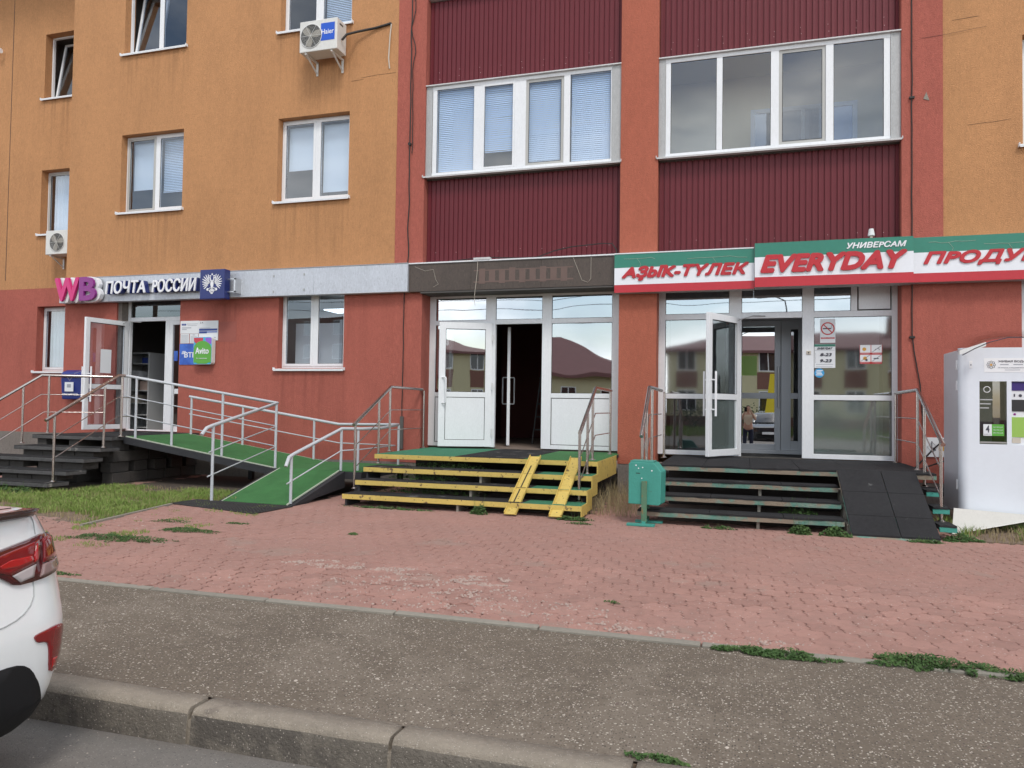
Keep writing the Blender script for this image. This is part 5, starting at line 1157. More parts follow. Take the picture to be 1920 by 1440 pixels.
# ---------------------------------------------------------------- drinking water vending machine
t = thing('water_vending_machine', 'tall white drinking water vending machine with a smoked window and curved canopy', 'vending machine', (3.3, -1.6, .15))
vx0, vx1, vy0, vy1, vz0, vz1 = 2.5, 4.0, -1.86, -1.05, .17, 2.2
MB().box(vx0, vx1, vy0+.09, vy1, vz0, vz1-.02).build('case', 'vend_side', t, bevel=.01)
wx0, wx1, wz0, wz1 = 2.71, 3.0, 1.03, 1.79; px0, px1, pz0, pz1 = 3.05, 3.62, 1.03, 1.78
def front_plate():
    b = MB(); xs = [vx0+.1, wx0, wx1, px0, px1, vx1-.05]; zs = [vz0+.0, wz0, wz1, vz1]; y = vy0
    for i in range(5):
        for j in range(3):
            if (i, j) in ((1, 1), (3, 1)): continue
            b.quad((xs[i], y, zs[j]), (xs[i+1], y, zs[j]), (xs[i+1], y, zs[j+1]), (xs[i], y, zs[j+1]))
    for (a, c, e, g_) in ((wx0, wx1, wz0, wz1), (px0, px1, pz0, wz1)):
        b.quad((a, y, e), (a, y+.08, e), (a, y+.08, g_), (a, y, g_)); b.quad((c, y, e), (c, y+.08, e), (c, y+.08, g_), (c, y, g_)); b.quad((a, y, e), (c, y, e), (c, y+.08, e), (a, y+.08, e)); b.quad((a, y, g_), (c, y, g_), (c, y+.08, g_), (a, y+.08, g_))
    n = 8; pr = [(vx0+.1-.1*sin(a), y+.1-.1*cos(a)) for a in [pi/2*i/n for i in range(n+1)]]
    for (xa, ya), (xb, yb2) in zip(pr, pr[1:]): b.add([(xa, ya, vz0), (xb, yb2, vz0), (xb, yb2, vz1), (xa, ya, vz1)], [(0, 1, 2, 3)], True)
    b.quad((vx0, y+.1, vz1), (vx1, y+.1, vz1), (vx1, y, vz1), (vx0+.1, y, vz1)); b.quad((vx0, y+.1, vz0), (vx1, y+.1, vz0), (vx1, y, vz0), (vx0+.1, y, vz0))
    return b.build('front_door', 'vend_white', t)
front_plate()
for z in (2.0, 1.74-.0, .52): MB().box(vx0-.012, vx0+.0, vy0+.12, vy0+.15, z-.06, z+.06).build('hinge', 'letter_white', t)
MB().box(wx0-.01, wx1+.01, vy0+.08, vy0+.1, wz0-.01, wz1+.01).build('niche', 'vend_dark', t); MB().box(wx0+.02, wx0+.15, vy0+.065, vy0+.078, wz0+.02, wz1-.08).build('poster', 'print_grey', t)
MB().box(wx0, wx1, vy0+.004, vy0+.01, wz0, wz1).build('window', 'glass_dark', t); MB().box(wx0+.005, wx1-.005, vy0-.004, vy0+.002, wz0+.01, wz0+.03).build('window_bar', 'steel_light', t)
b = MB().tube([(wx0+.08+.035*cos(2*pi*i/14), vy0+.002, wz1-.1+.035*sin(2*pi*i/14)) for i in range(15)], .006, 5); b.build('emblem', 'dirty_sill', t)
for i, z in enumerate((1.56, 1.51, 1.46)): MB().box(wx0+.005, wx0+.14-.02*i, vy0+.001, vy0+.003, z, z+.014).build('print', 'grey_trim', t)
MB().box(wx0+.04, wx0+.13, vy0-.002, vy0+.002, 1.13, 1.27).build('price_label', 'paper', t); MB().box(wx0+.131, wx0+.26, vy0-.002, vy0+.002, 1.13, 1.27).build('price_label', 'avito_green', t)
text('4', wx0+.065, wx0+.105, 1.17, 1.255, vy0-.0025, 'print_dark', t, 'lettering', .001, 0, .03); text('руб./л', wx0+.05, wx0+.12, 1.14, 1.155, vy0-.0025, 'print_dark', t, 'lettering', .001)
for i in range(3): text(('5л=20 руб', '10л=40 руб', '19л=76 руб')[i], wx0+.145, wx0+.245, 1.225-.035*i, 1.245-.035*i, vy0-.0025, 'letter_white', t, 'lettering', .001)
MB().box(px0, px1, vy0+.03, vy0+.05, pz0, pz1).build('control_panel', 'paper', t)
for (z0, z1, m) in ((1.68, 1.78, 'vend_purple'), (1.43, 1.57, 'vend_dark'), (1.12, 1.36, 'vend_lime')): MB().box(px0+.005, px1-.01, vy0+.022, vy0+.03, z0, z1).build('display' if m == 'vend_dark' else 'label', m, t)
text('1', px0+.03, px0+.045, 1.605, 1.64, vy0+.029, 'print_dark', t, 'lettering', .001); MB().disc((px0+.1, vy0+.026, 1.62), (0, 1, 0), .018, 10, .003).build('button', 'print_dark', t)
MB().disc((px0+.04, vy0+.026, 1.395), (0, 1, 0), .014, 10, .003).build('button', 'wb_purple', t); MB().box(px0+.01, px0+.1, vy0+.02, vy0+.03, 1.05, 1.11).build('coin_slot', 'cable_white', t)
MB().box(2.76, 3.6, vy0-.003, vy0-.0005, 1.9, 2.07).build('label', 'letter_white', t)
fl = MB()
for k in range(8):
    a = 2*pi*k/8; cx, cz = 2.835+.034*cos(a), 1.99+.034*sin(a); fl.tube([(cx+.013*cos(q_), vy0-.004, cz+.013*sin(q_)) for q_ in [2*pi*i/10 for i in range(11)]], .0025, 4)
fl.build('flower_logo', 'print_dark', t); MB().disc((2.835, vy0-.005, 1.99), (0, 1, 0), .014, 10, .002).build('flower_centre', 'sticker_orange', t)
text('ЖИВАЯ ВОДА', 2.91, 3.2, 2.015, 2.045, vy0-.0035, 'print_dark', t, 'lettering', .001, 0, .02); text('10 литров очищенной воды', 2.91, 3.22, 1.945, 1.965, vy0-.0035, 'print_grey', t, 'lettering', .001)
for (x, z, l, h) in ((2.93, 1.988, .09, .01), (3.07, 1.988, .1, .01), (2.98, 1.925, .16, .006)): MB().box(x, x+l, vy0-.005, vy0-.003, z, z+h).build('print', 'print_grey', t)
MB().box(2.6, 2.635, vy0-.004, vy0-.001, 1.95, 2.04).build('label', 'letter_white', t); MB().box(2.61, 2.625, vy0-.006, vy0-.004, 1.98, 2.0).build('print', 'print_grey', t)
# canopy
cp = [(-.95, 2.46), (-1.15, 2.46), (-1.35, 2.45), (-1.6, 2.41), (-1.9, 2.35), (-2.1, 2.3)]
cb = MB(); rows = [[(vx0-.02, y, z-.12*(0)) , (4.1, y, z)] for y, z in cp]
def cz(x, y, z): return z-.2*max(0, (2.95-x)/.47)**1.5
gx = [vx0-.03, 2.6, 2.75, 2.95, 3.4, 4.1]
gr = [[(x, y, cz(x, y, z)) for x in gx] for y, z in cp]; vs = [v for r_ in gr for v in r_]; m_ = len(gx)
cb.add(vs, [(i*m_+j, i*m_+j+1, (i+1)*m_+j+1, (i+1)*m_+j) for i in range(len(cp)-1) for j in range(m_-1)], True)
o = cb.build('canopy', 'acrylic', t)
MB().tube([gr[-1][j] for j in range(m_)], .006, 5).build('canopy_edge', 'print_dark', t)
MB().hexa([(vx0-.06, -2.1, 2.1), (2.72, -2.1, 2.2), (2.72, -2.03, 2.2), (vx0-.06, -2.03, 2.1), (vx0-.06, -2.1, 2.15), (2.72, -2.1, 2.25), (2.72, -2.03, 2.25), (vx0-.06, -2.03, 2.15)]).build('canopy_bracket', 'cream_pvc', t)
# white sheet skirt and ground pipe
t2 = thing('skirt_panel', 'white sheet metal skirt slanting to the ground below the vending machine', 'panel', (3.0, -1.9, 0))
MB().poly([(2.26, -2.5, .005), (2.3, -2.42, .3), (2.52, -1.93, .22), (3.45, -1.91, .19)], (.004, .012, 0)).build('sheet', 'skirt_white', t2)
tag(MB().box(2.6, 4.2, -1.8, -1.1, 0, .168).build('concrete_pad', 'cement_block'), 'rough concrete pad under the vending machine', 'pad')
tag(MB().tube([(2.2, -.5, .32), (3.2, -.7, .3)], .06, 12).build('ground_pipe', 'ramp_steel'), 'thick dark pipe on the ground behind the grocery steps', 'pipe')
tag(MB().tube([(2.9, -.3, 1.25), (2.5, -.5, .9), (2.1, -.9, .55)], .012, 6).build('water_hose', 'cable_black'), 'black hose slanting from the vending machine towards the steps, upper one', 'hose')
tag(MB().tube([(2.95, -.4, .85), (2.6, -.5, .72), (2.2, -.8, .6)], .012, 6).build('water_hose', 'cable_black'), 'black hose slanting from the vending machine towards the steps, lower one', 'hose')

# ---------------------------------------------------------------- grass, weeds
def blades(name, region, n, hmin, hmax, m, label, cat='grass', dens=None, w_=.004):
    b = MB(); k = 0; tries = 0
    while k < n and tries < n*12:
        tries += 1; x, y = random.uniform(*region[:2]), random.uniform(*region[2:])
        if dens and not dens(x, y): continue
        h = random.uniform(hmin, hmax); a = random.uniform(0, 2*pi); lean = random.uniform(.1, .9)*h; d = (cos(a), sin(a)); p = random.uniform(0, pi); wx, wy = w_*cos(p), w_*sin(p)
        m1 = (x+d[0]*lean*.35, y+d[1]*lean*.35, h*.6); tp = (x+d[0]*lean, y+d[1]*lean, h)
        b.add([(x-wx, y-wy, -.01), (x+wx, y+wy, -.01), (m1[0]+wx*.8, m1[1]+wy*.8, m1[2]), (m1[0]-wx*.8, m1[1]-wy*.8, m1[2]), tp], [(0, 1, 2, 3), (3, 2, 4)]); k += 1
    o = b.build(name, m); tag(o, label, cat, kind='stuff'); return o
struct(MB().box(-13, -6.0, -5.9, -2.6, -.1, -.012).build('grass_bed', 'soil')); struct(MB().box(2.3, 9, -2.9, 0, -.1, .004).build('soil_strip', 'soil'))
struct(MB().box(-13.5, -5.9, -2.6, -.0, -.1, -.004).build('soil_under_ramp', 'shaded_soil'))
gd = lambda x, y: in_grass(x, y) and y < -2.2 and x < -6.9 and mnoise.noise(Vector((x*1.2, y*1.8, 5)))+.35*mnoise.noise(Vector((x*5, y*5, 1))) > -.22-(.1 if y > -4.6 else -.2)
blades('grass_patch', (-12.5, -6.9, -5.7, -2.3), 34000, .02, .085, 'grass_a', 'green rough grass strip between the white car and the turf ramp', dens=gd)
blades('dry_grass', (-12.5, -6.9, -5.7, -2.2), 5000, .02, .08, 'grass_dry', 'dry straw grass mixed into the strip left of the ramp', dens=lambda x, y: in_grass(x, y) and x < -6.9)
blades('dry_weeds', (-2.05, -1.3, -2.6, -.2), 900, .05, .4, 'grass_dry', 'tangle of dry weeds between the yellow steps and the grocery steps', cat='weeds', w_=.0025)
blades('grass_verge', (2.3, 5.5, -2.85, -1.3), 5000, .03, .14, 'grass_a', 'green weeds and grass below the vending machine', cat='grass', dens=lambda x, y: mnoise.noise(Vector((x*2, y*2, 8))) > -.1)
blades('grass_verge', (2.3, 5.5, -2.95, -1.3), 2600, .02, .12, 'grass_dry', 'dry straw grass below the vending machine')
blades('joint_moss', (-7.4, -5.8, -6.6, -3.4), 1500, .008, .03, 'grass_a', 'thin grass growing in the paving joints near the ramp foot', dens=lambda x, y: mnoise.noise(Vector((x*2.5, y*3, 12))) > .22)
sp = [(random.uniform(-9.6, -7.2), random.uniform(-5.6, -2.6), 0, random.choice((.005, .008, .012))) for _ in range(900)]
pebbles('soil_clods', 'pebble_dark', sp, 'small clods and litter in the bare soil by the grass', 'soil')
def clump(name, label, cx, cy, rx, ry, h, n, m='weed_leaf', s=.011, z0=0, group=None, ang=0, stems=0):
    b = MB(); ca, sa = cos(ang), sin(ang)
    for i in range(int(n*2.1)):
        q = math.sqrt(random.random()); a = random.uniform(0, 2*pi); u, v = q*cos(a), q*sin(a)
        edge = 1+.6*mnoise.noise(Vector((cos(a)*1.7, sin(a)*1.7, cx*3+cy)))+.35*mnoise.noise(Vector((cos(a)*6, sin(a)*6, cx*3+cy)))
        x, y = cx+(u*rx*ca-v*ry*sa)*edge, cy+(u*rx*sa+v*ry*ca)*edge
        if mnoise.noise(Vector((x*11, y*16, 3))) < -.3+.35*(q-.75 if q > .75 else 0)*5: continue
        z = z0+max(.003, h*(1-q*q)*random.random()*(1+.8*mnoise.noise(Vector((x*9, y*9, 0)))))
        r = s*random.uniform(.45, 1.5); n_ = Vector((random.gauss(0, .6), random.gauss(0, .6)-.25, 1)).normalized(); t1 = n_.orthogonal().normalized(); t2_ = n_.cross(t1); th = random.uniform(0, 6)
        p = t1*cos(th)+t2_*sin(th); q2 = n_.cross(p); c = Vector((x, y, z))
        b.add([c-p*r, c+q2*r*.45, c+p*r, c-q2*r*.45], [(0, 1, 2, 3)])
    for i in range(stems):
        a = random.uniform(0, 6); L_ = h*random.uniform(1, 2.2); b.tube([(cx+rx*.4*cos(a), cy+ry*.4*sin(a), z0), (cx+rx*.4*cos(a)+.1*L_*cos(a), cy+ry*.4*sin(a), z0+L_)], .0018, 3)
    return tag(b.build(name, m), label, 'weed', group)
WG = 'low weeds sprouting on the paving'
for a in (('large flat weed patch on the paving just right of the car boot', -6.1, -6.12, .55, .17, .045, 1500), ('long flat weed patch on the paving below the rubber grid mat', -5.83, -5.45, .36, .12, .03, 800),
          ('small thin weed tuft just above the long weed patch', -6.42, -5.0, .25, .12, .025, 260), ('narrow weed sliver between the grid mat and the weed patches', -5.65, -4.85, .18, .05, .02, 200),
          ('tiny weed tuft alone in the middle of the paving', -4.05, -5.0, .07, .04, .02, 90), ('dark weed strip lying across the path edging, left one', .12, -7.73, .33, .065, .035, 1300),
          ('dense weed strip over the path edging near the right frame edge', .98, -7.66, .36, .1, .06, 1900), ('weed strip along the edging in the right corner of the frame', 1.55, -7.7, .3, .075, .06, 1200),
          ('little weed alone on the right half of the paving', -.93, -6.9, .07, .025, .02, 90), ('small weed sprouting by the bin foot', -1.9, -3.35, .18, .06, .03, 160),
          ('weed tuft growing in the kerb gap at the bottom edge', -.33, -9.27, .12, .03, .03, 240), ('thin weeds along the paving edge near the car', -5.3, -7.55, .25, .04, .02, 160)):
    clump('weed_clump', a[0], *a[1:7], group=WG) if False else clump('weed_clump', a[0], a[1], a[2], a[3], a[4], a[5], a[6], group=WG, s=.010)
for a in (('leafy weed at the left foot of the dark post office steps', -10.35, -3.62, .25, .1, .1, 420), ('leafy weed at the right foot of the dark post office steps', -10.75, -3.6, .25, .08, .1, 300), ('bushy green weed at the foot of the yellow steps beside the left channel', -3.3, -3.05, .13, .07, .13, 360),
          ('weeds at the foot of the yellow steps between channel and handrail', -2.05, -3.06, .22, .06, .06, 420), ('weed fringe below the left half of the yellow steps', -4.6, -3.02, .65, .04, .03, 360),
          ('bushy weed before the grocery steps, left of the rubber ramp', .6, -3.12, .16, .08, .1, 420), ('bushy weed touching the left edge of the rubber ramp', .97, -3.12, .18, .07, .12, 460),
          ('low weed patch at the right foot of the rubber ramp', 1.85, -3.2, .16, .06, .04, 260), ('weed tuft between the rubber ramp and the white skirt', 2.25, -2.95, .22, .12, .08, 520),
          ('thin weed below the green edge of the grocery steps', -.35, -3.08, .2, .04, .04, 160)):
    clump('weed_clump', *a, group='weeds at the foot of the steps', s=.017, stems=6)
for a in (('weeds growing inside the lower riser gap of the yellow steps', -4.3, -2.45, .8, .1, .12, 700, .165), ('weeds growing inside the middle riser gap of the yellow steps', -4.5, -2.15, .5, .1, .12, 600, .33), ('weeds growing under the yellow porch edge', -4.2, -1.8, .6, .08, .1, 360, .48), ('weed in the lowest gap of the grocery steps', .62, -2.6, .2, .06, .1, 160, .165)):
    clump('weed_clump', *a[:7], z0=a[7], group='weeds between the treads', s=.014, stems=12)
# light concrete edging strip of the grass
tag(MB().hexa([(-7.5, -3.78, -.05), (-7.46, -3.78, -.05), (-7.07, -5.63, -.05), (-7.11, -5.63, -.05), (-7.5, -3.78, .02), (-7.46, -3.78, .02), (-7.07, -5.63, .02), (-7.11, -5.63, .02)]).build('lawn_edging', 'edging_concrete'), 'narrow pale concrete edging along the grass strip', 'edging')

# ---------------------------------------------------------------- cars
CLV = [(.17, .13), (.23, .065), (.30, .02), (.40, .006), (.50, 0), (.585, 0), (.66, .012), (.72, .026), (.80, .042), (.86, .05), (.93, .055), (.99, .07), (1.03, .075), (1.06, .085)]
CHW = [(.17, .76), (.30, .81), (.45, .85), (.60, .865), (.8, .855), (.95, .82), (1.06, .77)]
def itp(T, z):
    if z <= T[0][0]: return T[0][1]
    for (a, b), (c, d) in zip(T, T[1:]):
        if z <= c: return b+(d-b)*(z-a)/(c-a)
    return T[-1][1]
CR, CLEN = .24, 4.35
def csurf(s, z, off=0):
    """body skin: s runs round the plan outline from the middle of the tail"""
    ur = itp(CLV, z); hw = itp(CHW, z); L_ = hw-CR; sg = 1 if s >= 0 else -1; s = abs(s); q = CR*pi/2; side = CLEN-.45-CR-.03-.3
    if s < L_: u, v, n = .03*(s/L_)**2, s, (-1, .06*s/L_)
    elif s < L_+q: a = (s-L_)/CR; u, v, n = .03+CR*(1-cos(a)), L_+CR*sin(a), (-cos(a), sin(a))
    elif s < L_+q+side: u, v, n = .03+CR+(s-L_-q), hw, (0, 1)
    else:
        a = min(1, (s-L_-q-side)/(.9+hw-CR)); th = a*pi/2; e = .55
        u = .03+CR+side+.62*sin(th)**e - max(0, (z-.55))*.25*a; v = hw*cos(th)**e; n = (sin(th), cos(th))
    uu = ur*(1-min(1, u/2))+u
    return (uu+n[0]*off, sg*(v+n[1]*off))
def ztop(u): return itp([(0, 1.06), (.8, 1.05), (1.2, .98), (2.9, .96), (3.3, .93), (4.0, .8), (4.4, .68)], u)
def sedan(name, label, T, paint, rear=True, group=None):
    """T maps (u, v, z) -> world"""
    t = thing(name, label, 'car', T(2.1, 0, 0), group)
    ss = [i*.06 for i in range(0, 26)]+[1.56+i*.3 for i in range(12)]+[5.0+.1*i for i in range(0, 12)]
    smax = .9+.865-CR+(.865-CR)+CR*pi/2+(CLEN-.45-CR-.03-.3); ss = [s for s in ss if s < smax]+[smax]
    ts = [i/22 for i in range(23)]
    b = MB(); rows = []
    allS = [-s for s in reversed(ss[1:])]+ss
    for tt in ts:
        row = []
        for s in allS:
            u_, v_ = csurf(s, .5); z = .17+tt*(ztop(u_)-.17); u2, v2 = csurf(s, min(z, 1.06))
            sh = .012*math.exp(-((z-.77)/.02)**2) if 0 else 0
            row.append(T(u2, v2, z))
        rows.append(row)
    m_ = len(allS); vs = [p for r_ in rows for p in r_]
    b.add(vs, [(i*m_+j, i*m_+j+1, (i+1)*m_+j+1, (i+1)*m_+j) for i in range(len(ts)-1) for j in range(m_-1)], True)
    # rounded deck: inner ring a little higher, closed across
    top = rows[-1]; c = (m_-1)//2
    inner = []
    for s in allS:
        u_, v_ = csurf(s, .5); z = ztop(u_); u2, v2 = csurf(s, min(z, 1.06)); k = .93; inner.append(T(u2+(.06 if abs(s) < .8 else 0)*(1 if u2 < 1 else -1), v2*k, z+.012))
    b.add(top+inner, [(j, j+1, m_+j+1, m_+j) for j in range(m_-1)], True)
    b.add(inner, [(c-k, c+k, c+k+1, c-k-1) for k in range(1, c)]+[(c-1, c, c+1)], True)
    b.build('body', paint, t)
    # greenhouse
    gl = [(.98, .8, 3.25, .74), (1.2, 1.12, 2.85, .66), (1.38, 1.5, 2.42, .58), (1.43, 1.7, 2.25, .54)]
    def ring(z, ua, ub, hw): return [T(ua, -hw*.85, z), T(ua+.12, -hw, z), T(ub-.15, -hw, z), T(ub, -hw*.85, z), T(ub+.05, 0, z), T(ub, hw*.85, z), T(ub-.15, hw, z), T(ua+.12, hw, z), T(ua, hw*.85, z), T(ua-.04, 0, z)]
    rg = [ring(*g_) for g_ in gl]; gb = MB(); vs = [p for r_ in rg[:3] for p in r_]
    gb.add(vs, [(i*10+j, i*10+(j+1) % 10, (i+1)*10+(j+1) % 10, (i+1)*10+j) for i in range(2) for j in range(10)], True); gb.build('window', 'car_dark', t)
    rb = MB(); rb.add(rg[2]+rg[3], [(j, (j+1) % 10, 10+(j+1) % 10, 10+j) for j in range(10)]+[tuple(range(10, 20))], True)
    for j in (0, 3, 5, 8):
        for a, c_ in ((0, 1), (1, 2)): rb.tube([rg[a][j], rg[c_][j]], .03, 5)
    rb.build('roof', paint, t)
    for u_ in (.78, 3.4):
        for sg in (-1, 1):
            w0, w1 = T(u_, sg*.66, .31), T(u_, sg*.862, .31)
            wo = MB().tube([w0, w1], .31, 24).build('wheel', 'tyre', t); MB().tube([w1, T(u_, sg*.868, .31)], .2, 18).build('rim', 'rim', wo)
    def patch(nm, poly, m, off, parent=t, cuts=4, mirror=False, sub=None):
        bm = bmesh.new(); vv = [bm.verts.new((x, z, 0)) for x, z in poly]; bm.faces.new(vv); bmesh.ops.triangulate(bm, faces=bm.faces[:])
        bmesh.ops.subdivide_edges(bm, edges=bm.edges[:], cuts=cuts, use_grid_fill=True)
        bd = [(e.verts[0].index, e.verts[1].index) for e in bm.edges if e.is_boundary] if not bm.verts.index_update() else None
        bmv = [(v.co.x, v.co.y) for v in bm.verts]; fs = [tuple(v.index for v in f.verts) for f in bm.faces]
        ed = [(e.verts[0].index, e.verts[1].index) for e in bm.edges if e.is_boundary]; bm.free()
        b = MB(); n_ = len(bmv); P1 = []; P0 = []
        for x, z in bmv: a = csurf(x, z, off); c_ = csurf(x, z, -.01); P1.append(T(a[0], a[1], z)); P0.append(T(c_[0], c_[1], z))
        b.add(P1+P0, fs, True); k0 = len(b.v)-2*n_
        for a, c_ in ed: b.f.append((k0+a, k0+c_, k0+n_+c_, k0+n_+a)); b.mi.append(0); b.sm.append(False)
        return b.build(nm, m, parent)
    def smooth(poly, it=2):
        for _ in range(it):
            q = []
            for i in range(len(poly)): a, c_ = poly[i], poly[(i+1) % len(poly)]; q += [(a[0]*.78+c_[0]*.22, a[1]*.78+c_[1]*.22), (a[0]*.22+c_[0]*.78, a[1]*.22+c_[1]*.78)]
            poly = q
        return poly
    def line(nm, pts, m, r, off=.001):
        b = MB().tube([T(*csurf(x, z, off), z) for x, z in pts], r, 5); return b.build(nm, m, t)
    for sg in (1, -1):
        mir = lambda P_: [(sg*x, z) for x, z in (P_ if sg > 0 else P_[::-1])]
        if rear:
            lamp = patch('tail_light', mir(smooth([(.32, .885), (.36, .93), (.47, .945), (.66, .972), (.70, .972), (.86, .955), (.875, .93), (.865, .862), (.85, .815), (.73, .806), (.62, .795), (.52, .795), (.47, .83), (.4, .87)], 1)), 'lamp_red_dark', .012)
            lamp.data.materials[0] = MATS['lamp_red_dark']
            patch('lens', mir([(.36, .895), (.47, .928), (.645, .955), (.64, .9), (.625, .868), (.5, .842), (.42, .87)]), 'lamp_red', .017, lamp)
            patch('glow_strip', mir([(.45, .885), (.5, .9), (.6, .9), (.61, .88), (.53, .868), (.46, .872)]), 'lamp_red_hot', .0185, lamp); patch('glow_strip', mir([(.61, .9), (.632, .945), (.628, .88), (.612, .872)]), 'lamp_red_hot', .0185, lamp)
            patch('reverse_lens', mir([(.505, .838), (.62, .862), (.605, .815), (.54, .806)]), 'lamp_clear', .017, lamp)
            patch('lens', mir([(.672, .955), (.7, .96), (.85, .942), (.857, .925), (.852, .872), (.66, .862)]), 'lamp_red', .017, lamp)
            patch('smoke_lens', mir([(.655, .855), (.85, .865), (.84, .825), (.73, .816), (.635, .808)]), 'lamp_smoke', .017, lamp)
            line('panel_gap', [(sg*x, z) for x, z in ((.655, 1.062), (.66, 1.03), (.652, .975))], 'grey_trim', .002); line('panel_gap', [(sg*x, z) for x, z in ((.612, .795), (.612, .77), (.606, .735), (.585, .705), (.55, .68), (.51, .665), (.46, .655), (.38, .648), (.2, .642), (0, .64))], 'grey_trim', .0028)
            patch('reflector', mir(smooth([(.585, .578), (.60, .588), (.70, .598), (.75, .592), (.775, .575), (.782, .53), (.765, .46), (.735, .412), (.70, .405), (.677, .42), (.66, .53), (.64, .547), (.60, .553)], 1)), 'lamp_red', .006)
            patch('reflector_glow', mir([(.69, .425), (.69, .465), (.735, .46), (.722, .425)]), 'lamp_red_hot', .0075)
        else:
            patch('headlight', mir([(4.72, .66), (5.2, .6), (5.25, .68), (4.75, .75)]), 'lamp_clear', .01)
    if rear:
        patch('diffuser', smooth([(-.7, .2), (-.63, .36), (-.55, .475), (-.45, .5), (.45, .5), (.53, .49), (.58, .455), (.625, .38), (.655, .31), (.66, .27), (.68, .22), (.64, .18), (-.64, .18)], 1), 'car_black', .008, cuts=5)
        # lip spoiler
        b = MB(); pr = []
        for s in [i*.05-.7 for i in range(29)]:
            k = 1-abs(s/.72)**6; ua, va = csurf(s, 1.05); pr += [T(ua-.012-.02*k, va, 1.052), T(ua-.03-.02*k, va, 1.075+.012*k), T(ua+.05, va*.99, 1.075), T(ua+.03, va, 1.05)]
        b.add(pr, [(i*4+j, i*4+(j+1) % 4, (i+1)*4+(j+1) % 4, (i+1)*4+j) for i in range(28) for j in range(4)]+[(0, 1, 2, 3), (112, 113, 114, 115)], True); b.build('spoiler', 'spoiler_black', t)
        for sg in (-1, 1): pass
    else:
        for (z0, z1, hw_) in ((.5, .62, .35), (.24, .42, .5)): 
            b = MB(); b.hexa([T(4.3, -hw_, z0), T(4.3, hw_, z0), T(4.1, hw_, z0), T(4.1, -hw_, z0), T(4.28, -hw_, z1), T(4.28, hw_, z1), T(4.1, hw_, z1), T(4.1, -hw_, z1)]); b.build('grille', 'car_black', t)
    pu = 4.36 if not rear else -.03
    b = MB(); b.hexa([T(pu, -.26, .44 if not rear else .72), T(pu, .26, .44 if not rear else .72), T(pu-.02, .26, .44 if not rear else .72), T(pu-.02, -.26, .44 if not rear else .72), T(pu, -.26, .55 if not rear else .83), T(pu, .26, .55 if not rear else .83), T(pu-.02, .26, .55 if not rear else .83), T(pu-.02, -.26, .55 if not rear else .83)]); b.build('number_plate', 'letter_white', t)
    return t
sedan('parked_car', 'white sedan parked along the kerb at left, red tail light and reflector in view', lambda u, v, z: (-2.695-u, -10.6+v, -.13+z), 'car_white')
sedan('parked_car', 'dark parked sedan across the street, mirrored in the inner door of the grocery', lambda u, v, z: (.95+v, -25.4+u, -.13+z), 'car_dark', rear=False)

# ---------------------------------------------------------------- across the street (seen in the glass)
struct(MB().box(-60, 60, -16.55, -16.4, -.155, -.0).build('far_kerb', 'kerb_concrete')); struct(MB().quad((-80, -90, -.02), (80, -90, -.02), (80, -16.55, -.02), (-80, -16.55, -.02)).build('far_verge', 'soil'))
struct(MB().box(-4, 6, -27, -17.5, -.03, -.008).build('parking_bay', 'road_asphalt'))
blades('far_lawn', (-16, 16, -41, -17), 16000, .1, .45, 'grass_a', 'rough lawn across the street in front of the pale yellow houses', w_=.02, dens=lambda x, y: not (-4 < x < 6 and y > -27))
def house(label, x0, x1, y0, d, eave, ridge, floors, base='brick_brown', wallm='pale_yellow', roofm='roof_maroon', wxs=None, chim=()):
    """facade plane at y0 facing +Y, hipped roof"""
    t = thing('house', label, 'house', ((x0+x1)/2, y0, 0)); y1 = y0-d
    MB().box(x0, x1, y1, y0, -.1, eave).build('wall', wallm, t); MB().box(x0-.03, x1+.03, y1-.03, y0+.03, -.1, .9).build('base', base, t)
    o = .6; r = MB(); ym = (y0+y1)/2; h = min((x1-x0)/2-.5, d/2)
    pts = [(x0-o, y0+o, eave), (x1+o, y0+o, eave), (x1+o, y1-o, eave), (x0-o, y1-o, eave), (x0+h, ym, ridge), (x1-h, ym, ridge)]
    r.add(pts, [(0, 1, 5, 4), (1, 2, 5), (2, 3, 4, 5), (3, 0, 4), (0, 3, 2, 1)]); r.box(x0-o, x1+o, y0+o-.05, y0+o+.02, eave-.18, eave+.02); rf = r.build('roof', roofm, t)
    for cx in chim: MB().box(cx-.4, cx+.4, ym+.8, ym+1.6, eave+.4, ridge+1.0).build('chimney', 'brick_brown', rf)
    n = max(2, int((x1-x0)/2.7))
    for fl in range(floors):
        for i in range(n):
            cx = x0+(x1-x0)*(i+.5)/n; z = 1.3+fl*2.9
            if z+1.5 > eave: continue
            wf = MB(); wf.box(cx-.65, cx+.65, y0-.02, y0+.03, z, z+1.5); wd_ = wf.build('window', 'white_pvc', t)
            MB().box(cx-.57, cx-.04, y0+.031, y0+.036, z+.08, z+1.42).build('pane', 'car_dark', wd_); MB().box(cx+.04, cx+.57, y0+.031, y0+.036, z+.08, z+1.42).build('pane', 'car_dark', wd_)
        for i in range(n): cx = x0+(x1-x0)*(i+.5)/n; z = .95+fl*2.9; MB().box(cx-.75, cx+.75, y0+.002, y0+.025, z-.9 if fl else z-.0, z+.3 if not fl else z+.3).build('spandrel', base, t) if fl else None
    return t
house('pale yellow two storey house with a maroon hipped roof, mirrored in the grocery windows', -5.5, 14, -43, 10, 5.7, 7.3, 2, chim=(10,))
house('pale yellow single storey house with a big maroon roof, mirrored in the empty shop window', -27, -7.5, -38, 12, 3.6, 6.8, 1, chim=(-20,))
house('distant pale yellow house with a dark roof at the far right across the street', 18, 36, -45, 11, 6, 8.5, 2)
t = thing('apartment_block', 'brown brick apartment block with white framed windows far across the street', 'building', (-60, -70, 0))
MB().box(-80, -40, -84, -70, -.1, 12).build('wall', 'brick_brown', t)
